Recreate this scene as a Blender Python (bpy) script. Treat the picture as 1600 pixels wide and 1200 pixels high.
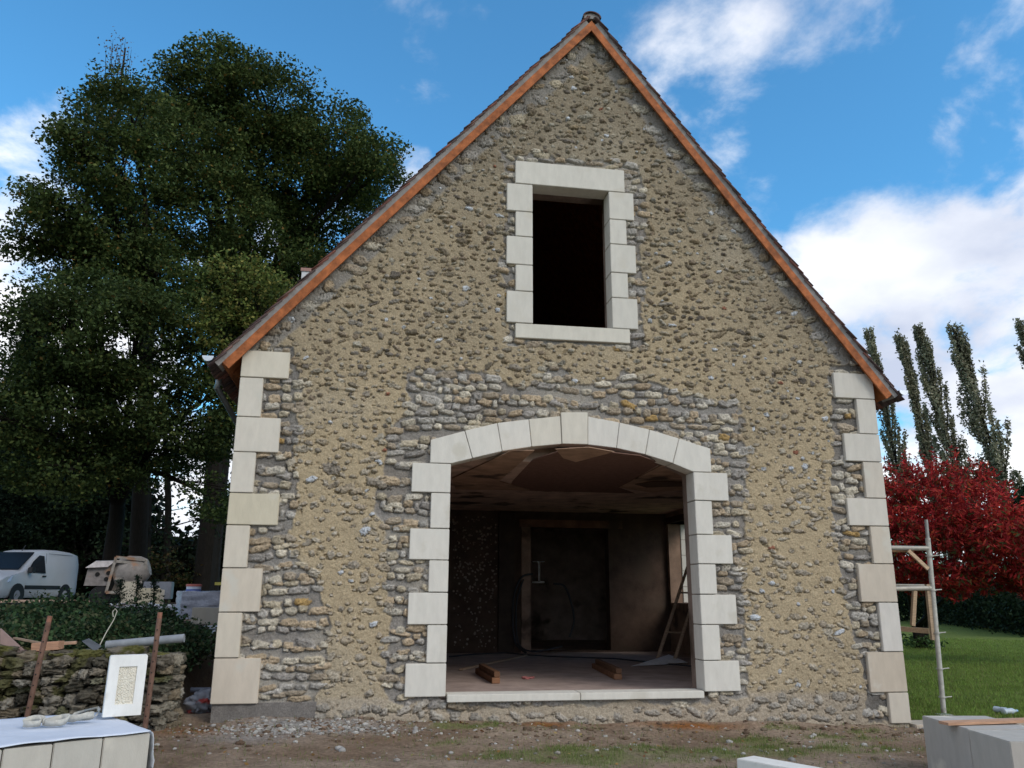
import bpy, bmesh, math, random
import numpy as np
from mathutils import Vector, Matrix, noise as mnoise
from mathutils.geometry import tessellate_polygon

for o in list(bpy.data.objects): bpy.data.objects.remove(o)
S = bpy.context.scene
COL = S.collection
random.seed(7)
RNG = np.random.default_rng(11)
R = math.radians

# ------------------------------------------------------------------ camera
CAM = np.array([0.0, -10.0, 1.62])
PITCH, YAW, ROLL, FPX = R(14.625944), R(9.278918), R(0.237160), 1253.41
Fw = np.array([math.sin(YAW)*math.cos(PITCH), math.cos(YAW)*math.cos(PITCH), math.sin(PITCH)])
Rt = np.cross(Fw, [0, 0, 1]); Rt /= np.linalg.norm(Rt); Up = np.cross(Rt, Fw)
R2 = math.cos(ROLL)*Rt + math.sin(ROLL)*Up
U2 = -math.sin(ROLL)*Rt + math.cos(ROLL)*Up
cd = bpy.data.cameras.new('camera'); cam = bpy.data.objects.new('camera', cd); COL.objects.link(cam)
cam.matrix_world = Matrix(((R2[0], U2[0], -Fw[0], CAM[0]), (R2[1], U2[1], -Fw[1], CAM[1]), (R2[2], U2[2], -Fw[2], CAM[2]), (0, 0, 0, 1)))
cd.sensor_fit = 'HORIZONTAL'; cd.sensor_width = 36; cd.lens = FPX/1600*36
cd.clip_start = 0.05; cd.clip_end = 3000
S.camera = cam
S.render.resolution_x = 1024; S.render.resolution_y = 768

def ray(x, y):
    return Fw*FPX + R2*(x-800) - U2*(y-600)
def at(x, y, Y=0.0):           # surveyed photo point on the vertical plane y=Y
    d = ray(x, y); return CAM + d*(Y-CAM[1])/d[1]
def atx(x, y, X):
    d = ray(x, y); return CAM + d*(X-CAM[0])/d[0]
def atz(x, y, Z):
    d = ray(x, y); return CAM + d*(Z-CAM[2])/d[2]
def atd(x, y, dist):           # point at a distance from the viewer
    d = ray(x, y); return CAM + d/np.linalg.norm(d)*dist

# ------------------------------------------------------------------ light
SUN_EL, SUN_AZ = R(36), R(138)          # azimuth clockwise from +y: behind the house, to the right
SUNDIR = Vector((math.sin(SUN_AZ)*math.cos(SUN_EL), math.cos(SUN_AZ)*math.cos(SUN_EL), math.sin(SUN_EL)))
sd = bpy.data.lights.new('sun', 'SUN'); sd.energy = 0.9; sd.angle = R(28); sd.color = (1.0, 0.93, 0.82)
so = bpy.data.objects.new('sun', sd); COL.objects.link(so); so.location = (20, 30, 40)
so.rotation_euler = SUNDIR.to_track_quat('Z', 'Y').to_euler()

W = bpy.data.worlds.new('World'); S.world = W; W.use_nodes = True
nt = W.node_tree; N = nt.nodes; Lk = nt.links
for n in list(N): N.remove(n)
def nd(t, **k):
    n = N.new(t)
    for a, b in k.items(): setattr(n, a, b)
    return n
def vmath(op, a, b=None):
    n = nd('ShaderNodeVectorMath', operation=op)
    for i, v in enumerate((a, b)):
        if v is None: continue
        if isinstance(v, (tuple, list, np.ndarray)): n.inputs[i].default_value = tuple(float(q) for q in v)
        else: Lk.new(v, n.inputs[i])
    return n
def fmath(op, a, b=None, c=None, clamp=False):
    n = nd('ShaderNodeMath', operation=op, use_clamp=clamp)
    for i, v in enumerate((a, b, c)):
        if v is None: continue
        if isinstance(v, (int, float)): n.inputs[i].default_value = v
        else: Lk.new(v, n.inputs[i])
    return n.outputs[0]
outw = nd('ShaderNodeOutputWorld'); bg = nd('ShaderNodeBackground'); bg.inputs[1].default_value = 0.105
sky = nd('ShaderNodeTexSky'); sky.sky_type = 'NISHITA'; sky.sun_disc = False
sky.sun_elevation = SUN_EL; sky.sun_rotation = SUN_AZ; sky.air_density = 1.0; sky.dust_density = 0.35; sky.ozone_density = 2.4
tc = nd('ShaderNodeTexCoord')
dirv = vmath('NORMALIZE', tc.outputs['Generated'])
sep = nd('ShaderNodeSeparateXYZ'); Lk.new(dirv.outputs[0], sep.inputs[0])
zz = fmath('ADD', fmath('MAXIMUM', sep.outputs[2], 0.0), 0.35)
comb = nd('ShaderNodeCombineXYZ')
Lk.new(fmath('DIVIDE', sep.outputs[0], zz), comb.inputs[0]); Lk.new(fmath('DIVIDE', sep.outputs[1], zz), comb.inputs[1])
n1 = nd('ShaderNodeTexNoise'); n1.inputs['Scale'].default_value = 4.2; n1.inputs['Detail'].default_value = 10; n1.inputs['Roughness'].default_value = 0.58; n1.inputs['Distortion'].default_value = 0.25
Lk.new(comb.outputs[0], n1.inputs['Vector'])
# where the clouds hang: directions (photo survey), angular size, weight
CL = [((1090, 70), 9, .20), ((1250, 120), 9, .265), ((1340, 270), 8, .27), ((1510, 170), 9, .27), ((700, 10), 8, .22), ((1560, 80), 8, .23), ((1170, 270), 5, .28), ((1400, 440), 9, .42), ((1540, 560), 11, .44), ((1640, 350), 5, .36), ((1320, 370), 5, .32), ((1250, 390), 4, .24),
      ((1500, 740), 9, .42), ((1120, 80), 4, .21), ((1170, 20), 3, .2), ((1150, 130), 3.5, .16), ((1240, 150), 4, .2), ((1350, 270), 3.5, .2), ((1160, 265), 2.6, .22), ((1530, 170), 4, .22), ((1020, 20), 3, .1), ((1410, 110), 2.5, .12),
      ((640, 5), 5, .13), ((580, 65), 2.2, .16), ((40, 290), 6.5, .3), ((20, 430), 7.5, .4), ((640, 260), 3, .32), ((430, 400), 9, .3), ((300, 800), 12, .45), ((30, 640), 12, .5)]
acc = None
for (px, py), ang, wgt in CL:
    d = ray(px, py); d = d/np.linalg.norm(d)
    dt = vmath('DOT_PRODUCT', dirv.outputs[0], d).outputs['Value']
    mr = nd('ShaderNodeMapRange'); mr.interpolation_type = 'SMOOTHSTEP'
    mr.inputs['From Min'].default_value = math.cos(R(ang)*1.25); mr.inputs['From Max'].default_value = 1.0
    mr.inputs['To Max'].default_value = wgt
    Lk.new(dt, mr.inputs['Value'])
    acc = mr.outputs[0] if acc is None else fmath('MAXIMUM', acc, mr.outputs[0])
# unseen broken cloud added outside the view as fill light
mr = nd('ShaderNodeMapRange'); mr.interpolation_type = 'SMOOTHSTEP'
mr.inputs['From Min'].default_value = 0.30; mr.inputs['From Max'].default_value = -0.15; mr.inputs['To Max'].default_value = 0.42
Lk.new(vmath('DOT_PRODUCT', dirv.outputs[0], Fw*0.9+np.array([0, 0, -.25])).outputs['Value'], mr.inputs['Value'])
acc = fmath('MAXIMUM', acc, mr.outputs[0])
dens = fmath('ADD', fmath('SUBTRACT', n1.outputs['Fac'], 0.74), acc)
cr = nd('ShaderNodeMapRange'); cr.interpolation_type = 'SMOOTHSTEP'; cr.inputs['From Min'].default_value = -0.03; cr.inputs['From Max'].default_value = 0.21
Lk.new(dens, cr.inputs['Value'])
n2 = nd('ShaderNodeTexNoise'); n2.inputs['Scale'].default_value = 2.6; n2.inputs['Detail'].default_value = 6
Lk.new(comb.outputs[0], n2.inputs['Vector'])
cc = nd('ShaderNodeValToRGB'); cc.color_ramp.elements[0].position = .33; cc.color_ramp.elements[1].position = .62
cc.color_ramp.elements[0].color = (3.5, 3.9, 4.9, 1); cc.color_ramp.elements[1].color = (6.9, 7.0, 7.2, 1)
Lk.new(n2.outputs['Fac'], cc.inputs[0])
hs = vmath('MULTIPLY', sky.outputs[0], (.57, 1.20, 1.38))
mx = nd('ShaderNodeMix', data_type='RGBA'); Lk.new(cr.outputs[0], mx.inputs['Factor']); Lk.new(hs.outputs[0], mx.inputs['A']); mr2 = nd('ShaderNodeMapRange'); mr2.interpolation_type = 'SMOOTHSTEP'      # gain for the added fill clouds behind the viewer, held flat
mr2.inputs['From Min'].default_value = 0.35; mr2.inputs['From Max'].default_value = -0.4; mr2.inputs['To Min'].default_value = 1.0; mr2.inputs['To Max'].default_value = 1.0
Lk.new(vmath('DOT_PRODUCT', dirv.outputs[0], (Fw[0], Fw[1], 0)).outputs['Value'], mr2.inputs['Value'])
csc = vmath('SCALE', cc.outputs[0]); Lk.new(mr2.outputs[0], csc.inputs['Scale']); Lk.new(csc.outputs[0], mx.inputs['B'])
Lk.new(mx.outputs['Result'], bg.inputs[0]); Lk.new(bg.outputs[0], outw.inputs[0])

S.render.engine = 'CYCLES'
S.view_settings.view_transform = 'Standard'; S.view_settings.look = 'None'; S.view_settings.gamma = 1; S.view_settings.use_curve_mapping = False
S.view_settings.exposure = 0.74
S.cycles.max_bounces = 6; S.cycles.transparent_max_bounces = 8

# ------------------------------------------------------------------ helpers
def tag(o, label=None, cat=None, group=None, kind=None):
    if label: o['label'] = label
    if cat: o['category'] = cat
    if group: o['group'] = group
    if kind: o['kind'] = kind
    return o
def empty(name, loc=(0, 0, 0), **k):
    o = bpy.data.objects.new(name, None); COL.objects.link(o); o.location = loc; o.empty_display_size = .2
    return tag(o, **k)
def setup_inverse(o, parent):
    if parent is not None:
        o.parent = parent
        M = parent.matrix_basis.copy(); p = parent.parent
        while p is not None: M = p.matrix_basis @ M; p = p.parent
        # mesh coordinates are world coordinates: undo the parent's placement
        o.matrix_basis = M.inverted() if parent.type == 'EMPTY' else Matrix()
def mesh_obj(name, V, Fc, mat, parent=None, smooth=False, col=None, **k):
    me = bpy.data.meshes.new(name)
    V = np.asarray(V, dtype=np.float32).reshape(-1, 3)
    if isinstance(Fc, np.ndarray) and Fc.ndim == 2:
        n = Fc.shape[1]; me.vertices.add(len(V)); me.vertices.foreach_set('co', V.ravel())
        me.loops.add(Fc.size); me.loops.foreach_set('vertex_index', Fc.ravel().astype(np.int32))
        me.polygons.add(len(Fc)); me.polygons.foreach_set('loop_start', np.arange(0, Fc.size, n, dtype=np.int32))
        me.polygons.foreach_set('loop_total', np.full(len(Fc), n, dtype=np.int32)); me.update(calc_edges=True)
    else:
        me.from_pydata([tuple(map(float, v)) for v in V], [], [tuple(int(i) for i in f) for f in Fc])
    if smooth: me.polygons.foreach_set('use_smooth', np.ones(len(me.polygons), dtype=bool))
    if col is not None:
        ca = me.color_attributes.new('tint', 'FLOAT_COLOR', 'POINT')
        c4 = np.ones((len(V), 4), dtype=np.float32); c4[:, :3] = col
        ca.data.foreach_set('color', c4.ravel())
    me.materials.append(mat)
    o = bpy.data.objects.new(name, me); COL.objects.link(o)
    setup_inverse(o, parent)
    return tag(o, **k)
class MB:
    def __init__(s): s.v = []; s.f = []; s.c = []; s.col = (1, 1, 1)
    def add(s, V, F, col=None):
        b = len(s.v); c = col if col is not None else s.col
        for p in V: s.v.append(tuple(float(q) for q in p)); s.c.append(c)
        for f in F: s.f.append(tuple(int(i)+b for i in f))
    def box(s, a, b, M=None, col=None, bev=0.0):
        x0, y0, z0 = a; x1, y1, z1 = b
        if bev > 0:
            V = []; F = []
            bm = bmesh.new(); bmesh.ops.create_cube(bm, size=1)
            for v in bm.verts: v.co = Vector(((x0+x1)/2+v.co.x*(x1-x0), (y0+y1)/2+v.co.y*(y1-y0), (z0+z1)/2+v.co.z*(z1-z0)))
            bmesh.ops.bevel(bm, geom=list(bm.edges), offset=bev, segments=2, affect='EDGES')
            bm.verts.index_update(); V = [v.co.copy() for v in bm.verts]; F = [[v.index for v in f.verts] for f in bm.faces]; bm.free()
        else:
            V = [Vector(p) for p in ((x0, y0, z0), (x1, y0, z0), (x1, y1, z0), (x0, y1, z0), (x0, y0, z1), (x1, y0, z1), (x1, y1, z1), (x0, y1, z1))]
            F = [(0, 3, 2, 1), (4, 5, 6, 7), (0, 1, 5, 4), (1, 2, 6, 5), (2, 3, 7, 6), (3, 0, 4, 7)]
        if M is not None: V = [M @ v for v in V]
        s.add(V, F, col)
    def beam(s, p, q, w, h, col=None, bev=0.0, up=(0, 0, 1)):
        p = Vector(p); q = Vector(q); d = (q-p); L = d.length; d.normalize()
        u = Vector(up); sx = d.cross(u)
        if sx.length < 1e-4: sx = d.cross(Vector((0, 1, 0)))
        sx.normalize(); uz = sx.cross(d)
        M = Matrix(((d.x, sx.x, uz.x, p.x), (d.y, sx.y, uz.y, p.y), (d.z, sx.z, uz.z, p.z), (0, 0, 0, 1)))
        s.box((0, -w/2, -h/2), (L, w/2, h/2), M, col, bev)
    def tube(s, pts, rad, n=8, col=None, cap=True):
        pts = [Vector(p) for p in pts]; m = len(pts)
        if not hasattr(rad, '__len__'): rad = [rad]*m
        V = []; F = []; prev = None
        for i, p in enumerate(pts):
            d = (pts[min(i+1, m-1)]-pts[max(i-1, 0)]).normalized()
            a = d.orthogonal().normalized() if prev is None else (prev-d*prev.dot(d)).normalized()
            prev = a; b = d.cross(a)
            for k in range(n):
                t = 2*math.pi*k/n; V.append(p+(a*math.cos(t)+b*math.sin(t))*rad[i])
        for i in range(m-1):
            for k in range(n):
                F.append((i*n+k, i*n+(k+1) % n, (i+1)*n+(k+1) % n, (i+1)*n+k))
        if cap: F.append(tuple(range(n-1, -1, -1))); F.append(tuple((m-1)*n+k for k in range(n)))
        s.add(V, F, col)
    def prism(s, poly, vec, col=None):       # poly: 3D points of a planar polygon; extruded by vec
        n = len(poly); P = [Vector(p) for p in poly]; v = Vector(vec)
        s.add(P+[p+v for p in P], [tuple(range(n)), tuple(range(2*n-1, n-1, -1))]+[(i, i+n, (i+1) % n+n, (i+1) % n) for i in range(n)], col)
    def lathe(s, prof, M=None, n=20, col=None):
        V = []; F = []; m = len(prof)
        for r, z in prof:
            for k in range(n):
                t = 2*math.pi*k/n; v = Vector((r*math.cos(t), r*math.sin(t), z)); V.append(M @ v if M else v)
        for i in range(m-1):
            for k in range(n): F.append((i*n+k, i*n+(k+1) % n, (i+1)*n+(k+1) % n, (i+1)*n+k))
        F.append(tuple(range(n-1, -1, -1))); F.append(tuple((m-1)*n+k for k in range(n)))
        s.add(V, F, col)
    def build(s, name, mat, parent=None, smooth=False, recalc=True, **k):
        o = mesh_obj(name, s.v, s.f, mat, parent, smooth, np.array(s.c), **k)
        if recalc:
            bm = bmesh.new(); bm.from_mesh(o.data); bmesh.ops.recalc_face_normals(bm, faces=bm.faces); bm.to_mesh(o.data); bm.free()
            if smooth:
                o.data.polygons.foreach_set('use_smooth', np.ones(len(o.data.polygons), dtype=bool))
                o.data.set_sharp_from_angle(angle=R(42))
        return o

def mat(name, base=(1, 1, 1), rough=.8, metal=0.0, nscale=8.0, namt=.25, bump=.3, bscale=40.0, bdist=.01, dark=None, spec=.3, trans=0.0, streak=None, attr=True):
    """colour = tint attribute x base, varied by two noises (the surface's own unevenness) + bump"""
    m = bpy.data.materials.new(name); m.use_nodes = True; t = m.node_tree; n = t.nodes; l = t.links
    p = n['Principled BSDF']; p.inputs['Roughness'].default_value = rough; p.inputs['Metallic'].default_value = metal
    p.inputs['Specular IOR Level'].default_value = spec
    geo = n.new('ShaderNodeTexCoord'); vec = geo.outputs['Object']
    if streak:
        mp = n.new('ShaderNodeMapping'); mp.inputs['Scale'].default_value = streak; l.new(vec, mp.inputs['Vector']); vecs = mp.outputs[0]
    else: vecs = vec
    a = n.new('ShaderNodeTexNoise'); a.inputs['Scale'].default_value = nscale; a.inputs['Detail'].default_value = 8; a.inputs['Roughness'].default_value = .65; l.new(vecs, a.inputs['Vector'])
    mr = n.new('ShaderNodeMapRange'); mr.inputs['From Min'].default_value = .25; mr.inputs['From Max'].default_value = .75
    mr.inputs['To Min'].default_value = 1-namt; mr.inputs['To Max'].default_value = 1+namt*.6; l.new(a.outputs['Fac'], mr.inputs['Value'])
    mul = n.new('ShaderNodeMix'); mul.data_type = 'RGBA'; mul.blend_type = 'MULTIPLY'; mul.inputs['Factor'].default_value = 1
    mul.inputs['B'].default_value = (*base, 1)
    if attr:
        at_ = n.new('ShaderNodeAttribute'); at_.attribute_name = 'tint'; l.new(at_.outputs['Color'], mul.inputs['A'])
    else: mul.inputs['A'].default_value = (1, 1, 1, 1)
    sc = n.new('ShaderNodeVectorMath'); sc.operation = 'SCALE'; l.new(mul.outputs['Result'], sc.inputs[0]); l.new(mr.outputs[0], sc.inputs['Scale'])
    colout = sc.outputs[0]
    if dark:
        b = n.new('ShaderNodeTexNoise'); b.inputs['Scale'].default_value = dark[1]; b.inputs['Detail'].default_value = 6; l.new(vec, b.inputs['Vector'])
        r2 = n.new('ShaderNodeMapRange'); r2.interpolation_type = 'SMOOTHSTEP'; r2.inputs['From Min'].default_value = dark[2]; r2.inputs['From Max'].default_value = dark[2]+.12; l.new(b.outputs['Fac'], r2.inputs['Value'])
        mm = n.new('ShaderNodeMix'); mm.data_type = 'RGBA'; l.new(r2.outputs[0], mm.inputs['Factor']); l.new(colout, mm.inputs['A']); mm.inputs['B'].default_value = (*dark[0], 1); colout = mm.outputs['Result']
    l.new(colout, p.inputs['Base Color'])
    if bump > 0:
        c = n.new('ShaderNodeTexNoise'); c.inputs['Scale'].default_value = bscale; c.inputs['Detail'].default_value = 6; c.inputs['Roughness'].default_value = .7; l.new(vecs, c.inputs['Vector'])
        bp = n.new('ShaderNodeBump'); bp.inputs['Strength'].default_value = bump; bp.inputs['Distance'].default_value = bdist; l.new(c.outputs['Fac'], bp.inputs['Height']); l.new(bp.outputs[0], p.inputs['Normal'])
    if trans > 0:
        tr = n.new('ShaderNodeBsdfTranslucent'); l.new(colout, tr.inputs['Color']); ms = n.new('ShaderNodeMixShader'); ms.inputs[0].default_value = trans
        l.new(p.outputs[0], ms.inputs[1]); l.new(tr.outputs[0], ms.inputs[2]); l.new(ms.outputs[0], n['Material Output'].inputs['Surface'])
    return m

M_wall = mat('rubble_wall', rough=.95, nscale=55, namt=.42, bump=1.0, bscale=75, bdist=.012, spec=.1)
M_lime = mat('cut_limestone', (.635, .605, .55), .9, nscale=9, namt=.11, bump=.5, bscale=90, bdist=.004, spec=.12, streak=(1.4, 1.4, .45), dark=((.585, .55, .48), 2.6, .58))
M_render = mat('old_plaster', (.20, .15, .125), .95, nscale=3, namt=.5, bump=.5, bscale=25, bdist=.01, spec=.1, dark=((.09, .065, .05), 1.3, .55))
M_conc = mat('concrete', (.28, .26, .24), .95, nscale=6, namt=.35, bump=.5, bscale=60, bdist=.006, spec=.1)
M_floor = mat('dusty_floor', (.44, .34, .30), .95, nscale=2.5, namt=.4, bump=.4, bscale=50, bdist=.004, spec=.1)
M_terra = mat('terracotta', (.19, .11, .085), .9, nscale=12, namt=.3, bump=.4, bscale=40, spec=.1)
M_barge = mat('stained_timber', (.40, .125, .04), .7, nscale=9, namt=.7, bump=.3, bscale=30, bdist=.003, streak=(1, 1, 1), dark=((.17, .05, .02), 14, .64))
M_tile = mat('clay_tile', (.13, .085, .075), .9, nscale=14, namt=.5, bump=.5, bscale=60, bdist=.004, spec=.15)
M_mortar = mat('verge_mortar', (.30, .28, .27), .95, nscale=9, namt=.3, bump=.6, bscale=50, bdist=.01, spec=.1)
M_zinc = mat('zinc', (.42, .43, .45), .45, .8, nscale=6, namt=.2, bump=.1, bscale=20, bdist=.002)
M_leaf = mat('leaves', rough=.65, nscale=.45, namt=.5, bump=0, spec=.12, trans=.28)
M_bark = mat('bark', (.022, .019, .016), .95, nscale=8, namt=.5, bump=.8, bscale=18, bdist=.03, streak=(4, 4, .8), spec=.1)
M_ground = mat('ground', rough=1, nscale=22, namt=.5, bump=1.0, bscale=55, bdist=.03, spec=.05)
M_grass = mat('grass', rough=.7, nscale=1.5, namt=.3, bump=0, spec=.15, trans=.25)
M_wood = mat('weathered_wood', (.34, .26, .20), .85, nscale=6, namt=.4, bump=.4, bscale=40, bdist=.003, streak=(1, 8, 8))
M_darkwood = mat('brown_timber', (.17, .095, .055), .85, nscale=8, namt=.4, bump=.4, bscale=40, bdist=.003)
M_rust = mat('rusty_steel', (.20, .115, .085), .8, .3, nscale=14, namt=.5, bump=.5, bscale=60, bdist=.003)
M_scaf = mat('scaffold_tube', (.50, .48, .43), .6, .3, nscale=12, namt=.3, bump=.3, bscale=50, bdist=.002, dark=((.25, .22, .18), 6, .6))
M_white = mat('painted_white', (.72, .73, .74), .35, nscale=2, namt=.06, bump=0, spec=.5)
M_van = mat('van_paint', (.50, .51, .54), .3, nscale=2, namt=.05, bump=0, spec=.6, dark=((.40, .39, .38), 3, .7))
M_blackp = mat('black_plastic', (.02, .02, .022), .5, nscale=10, namt=.2, bump=0, spec=.4)
M_glass = mat('dark_glass', (.010, .011, .013), .25, nscale=2, namt=.1, bump=0, spec=.18)
M_chrome = mat('lamp_glass', (.5, .52, .56), .15, .5, nscale=40, namt=.5, bump=.3, bscale=60, bdist=.01)
M_rubber = mat('rubber', (.022, .022, .024), .85, nscale=20, namt=.3, bump=.2, bscale=60, bdist=.003)
M_sheet = mat('white_sheet', (.60, .64, .73), .6, nscale=3, namt=.07, bump=.35, bscale=7, bdist=.02, spec=.3)
M_wrap = mat('stretch_wrap', (.36, .38, .46), .25, nscale=7, namt=.35, bump=.8, bscale=22, bdist=.03, spec=.6)
M_strap = mat('strap_webbing', (.52, .50, .45), .9, nscale=30, namt=.3, bump=.4, bscale=160, bdist=.002)
M_drum = mat('mixer_paint', (.30, .27, .25), .75, nscale=7, namt=.45, bump=.5, bscale=30, bdist=.006, dark=((.33, .19, .12), 3, .55))
M_pipe = mat('grey_pvc', (.24, .255, .28), .6, nscale=10, namt=.25, bump=.2, bscale=40, bdist=.002)
M_plain = mat('plain_tinted', (1, 1, 1), .7, nscale=12, namt=.2, bump=.2, bscale=60, bdist=.002)
M_stone = mat('field_stone', rough=.95, nscale=14, namt=.55, bump=.9, bscale=30, bdist=.02, spec=.1)

# numpy value noise on a grid of given shape
def vnoise(sh, cell, rng, octaves=4, gain=.55):
    out = np.zeros(sh, np.float32); amp = 1; tot = 0
    for o in range(octaves):
        c = max(cell/2**o, 1.01)
        gh, gw = int(sh[0]/c)+3, int(sh[1]/c)+3
        g = rng.random((gh, gw)).astype(np.float32)
        yy = np.arange(sh[0])/c; xx = np.arange(sh[1])/c
        y0 = yy.astype(int); x0 = xx.astype(int); fy = yy-y0; fx = xx-x0
        fy = (fy*fy*(3-2*fy))[:, None]; fx = (fx*fx*(3-2*fx))[None, :]
        v = g[y0][:, x0]*(1-fy)*(1-fx)+g[y0+1][:, x0]*fy*(1-fx)+g[y0][:, x0+1]*(1-fy)*fx+g[y0+1][:, x0+1]*fy*fx
        out += amp*(v-.5)*2; tot += amp; amp *= gain
    return out/tot
def inpoly(X, Z, poly):
    r = np.zeros(X.shape, bool); n = len(poly)
    for i in range(n):
        x1, z1 = poly[i]; x2, z2 = poly[(i+1) % n]
        if z1 == z2: continue
        c = ((z1 > Z) != (z2 > Z)) & (X < (x2-x1)*(Z-z1)/(z2-z1)+x1)
        r ^= c
    return r
def pl(pts, Y=0.0): return [(at(x, y, Y)[0], at(x, y, Y)[2]) for x, y in pts]

# ================================================================== GROUND
def sstep(a, b, x):
    t = np.clip((x-a)/(b-a), 0, 1); return t*t*(3-2*t)
def ground_z(x, y):
    x = np.asarray(x, float); y = np.asarray(y, float)
    base = np.interp(x, [-8, -1.9, 1, 4, 6.8, 9], [.28, .24, .17, .06, 0.0, 0.0])
    base = base*(1-sstep(-2.5, -6.5, y)*.6)
    left = sstep(-2.15, -2.7, x)*sstep(-.45, -.1, y)
    raised = .84+.36*sstep(4, 18, y)+.15*sstep(20, 60, y)
    alley = sstep(1.5, 8, y)*sstep(-1.2, -1.9, x)
    z = base*(1-left)+raised*left
    z = np.maximum(z, base*(1-alley)+(raised-.04)*alley)
    z = z - .02*sstep(2, 8, y)*sstep(7, 9, x)
    return z
def axis(parts):
    a = [];
    for s, e, st in parts: a += list(np.arange(s, e, st))
    return np.array(a+[parts[-1][1]])
gx = axis([(-900, -100, 100), (-100, -30, 7), (-30, -7, .8), (-7, -4.5, .15), (-4.5, 9, .028), (9, 14, .15), (14, 40, .8), (40, 110, 7), (110, 900, 80)])
gy = axis([(-300, -30, 30), (-30, -6, 1.5), (-6, -3, .2), (-3, .4, .028), (.4, 4, .12), (4, 40, .6), (40, 110, 5), (110, 1200, 80)])
GX, GY = np.meshgrid(gx, gy)
GZ = ground_z(GX, GY)
sh = GX.shape
nA = vnoise(sh, 40, RNG, 5); nB = vnoise(sh, 7, RNG, 3); nC = vnoise(sh, 90, RNG, 4)
near = sstep(-7, -5, GX)*sstep(12, 9, GX)*sstep(-6, -4, GY)*sstep(3, .5, GY)
GZ = GZ + near*(nA*.045+nB*.018+np.minimum(0, np.sin((GX*.35+GY*2.2+nC*1.5)*1.9)+.2)*.012) + (1-near)*nA*.03
GZ = GZ + near*.05*np.exp(-((GY+.03)/.22)**2)*(GX > -1.6)*(GX < 6.8)*(.7+nA)      # soil banked up against the wall
GZ = np.where((GX > -1.55) & (GX < 6.6) & (GY > .25) & (GY < 11.6), -.15, GZ)
dirt = np.array([.24, .165, .115]); dirt2 = np.array([.40, .31, .235]); grassc = np.array([.15, .19, .05]); grav = np.array([.36, .34, .325]); ochre = np.array([.30, .13, .05])
mixv = np.clip(.5+nA*1.1, 0, 1)[..., None]
C = dirt*(1-mixv)+dirt2*mixv
def blob(cx, cy, rx, ry, p=1.0): return np.clip(p*np.exp(-((GX-cx)/rx)**2-((GY-cy)/ry)**2)*(1+nC*.5), 0, 1)
gr_m = np.zeros(sh)
for b in [(1.1, -.28, .62, .17, 1.2), (2.0, -2.0, 1.3, .45, 1.15), (3.4, -1.8, 1.4, .42, 1.15), (4.6, -1.5, 1.2, .4, .95), (4.2, -.95, .5, .3, .9), (4.2, -1.7, .6, .4, .9), (2.4, -.35, .5, .12, .5), (5.3, -.8, .7, .35, .8), (.9, -1.4, .5, .3, .5), (4.9, -.3, .5, .15, .6), (5.9, -.4, .5, .25, .6), (3.4, -3, 1.2, .6, 1)]:
    gr_m = np.maximum(gr_m, blob(*b))
gv_m = np.maximum(blob(-.7, -.42, .75, .33, 1.5), blob(-1.2, -1.0, .5, .35, .6))
oc_m = np.maximum(blob(2.0, -.16, .28, .1, 1.0), blob(3.8, -.18, .6, .12, 1.1))
oc_m = np.maximum(oc_m, blob(-1.8, -.55, .35, .25, .8))
lawn = sstep(6.9, 7.25, GX+nA*.15)*sstep(.25, .55, GY+nA*.1)
far = np.maximum(sstep(14, 22, np.hypot(GX, GY+5)), sstep(-5, -9, GX))
gr_t = np.clip((gr_m+nB*.5+nC*.3-.42)*2.2, 0, 1)
C = C*(1-gv_m[..., None])+grav*gv_m[..., None]
C = C*(1-oc_m[..., None])+ochre*oc_m[..., None]
g2 = np.maximum(gr_t*.55, np.maximum(lawn, far))[..., None]
lawnc = grassc*(1+.35*nC[..., None])
C = C*(1-g2)+lawnc*g2
mud = (sstep(-2.0, -2.6, GX)*sstep(-.5, 0, GY)*(1-sstep(25, 40, GY)))[..., None]
mud = np.maximum(mud, (sstep(0, -.4, -GY)*0)[..., None])
C = C*(1-mud)+np.array([.085, .07, .055])*(1+.4*nA[..., None])*mud
C *= (1+.22*nB[..., None])
nx = len(gx); idx = np.arange(GX.size).reshape(sh)
FQ = np.stack([idx[:-1, :-1].ravel(), idx[:-1, 1:].ravel(), idx[1:, 1:].ravel(), idx[1:, :-1].ravel()], 1)
mesh_obj('ground', np.stack([GX.ravel(), GY.ravel(), GZ.ravel()], 1), FQ, M_ground, smooth=True, col=C.reshape(-1, 3), kind='structure')

# grass blades
def blades(P, h, w, name, c0, parent=None, **k):
    n = len(P); a = RNG.random(n)*2*np.pi; hh = h*(.45+.9*RNG.random(n)); ww = w*(.7+.6*RNG.random(n))
    dx = np.cos(a)*ww[:]/2; dy = np.sin(a)*ww/2
    lean = (RNG.random((n, 2))-.5)*1.1*hh[:, None]
    V = np.zeros((n, 3, 3)); V[:, 0] = P; V[:, 1] = P; V[:, 2] = P
    V[:, 0, 0] -= dx; V[:, 0, 1] -= dy; V[:, 1, 0] += dx; V[:, 1, 1] += dy; V[:, :2, 2] -= .01
    V[:, 2, 2] += hh; V[:, 2, :2] += lean
    c = np.array(c0)[None]*(.6+.8*RNG.random((n, 1)))
    dry = RNG.random(n) < .1; c[dry] = np.array([.24, .20, .09])*(.6+.6*RNG.random((dry.sum(), 1)))
    return mesh_obj(name, V.reshape(-1, 3), np.arange(n*3).reshape(-1, 3), M_grass, parent, col=np.repeat(c, 3, 0), **k)
from math import floor
def sample_grid(A, x, y):
    ix = np.clip(np.searchsorted(gx, x)-1, 0, len(gx)-2); iy = np.clip(np.searchsorted(gy, y)-1, 0, len(gy)-2)
    return A[iy, ix]
x = RNG.uniform(-4, 8.5, 150000); y = RNG.uniform(-3.2, .1, 150000)
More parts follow.
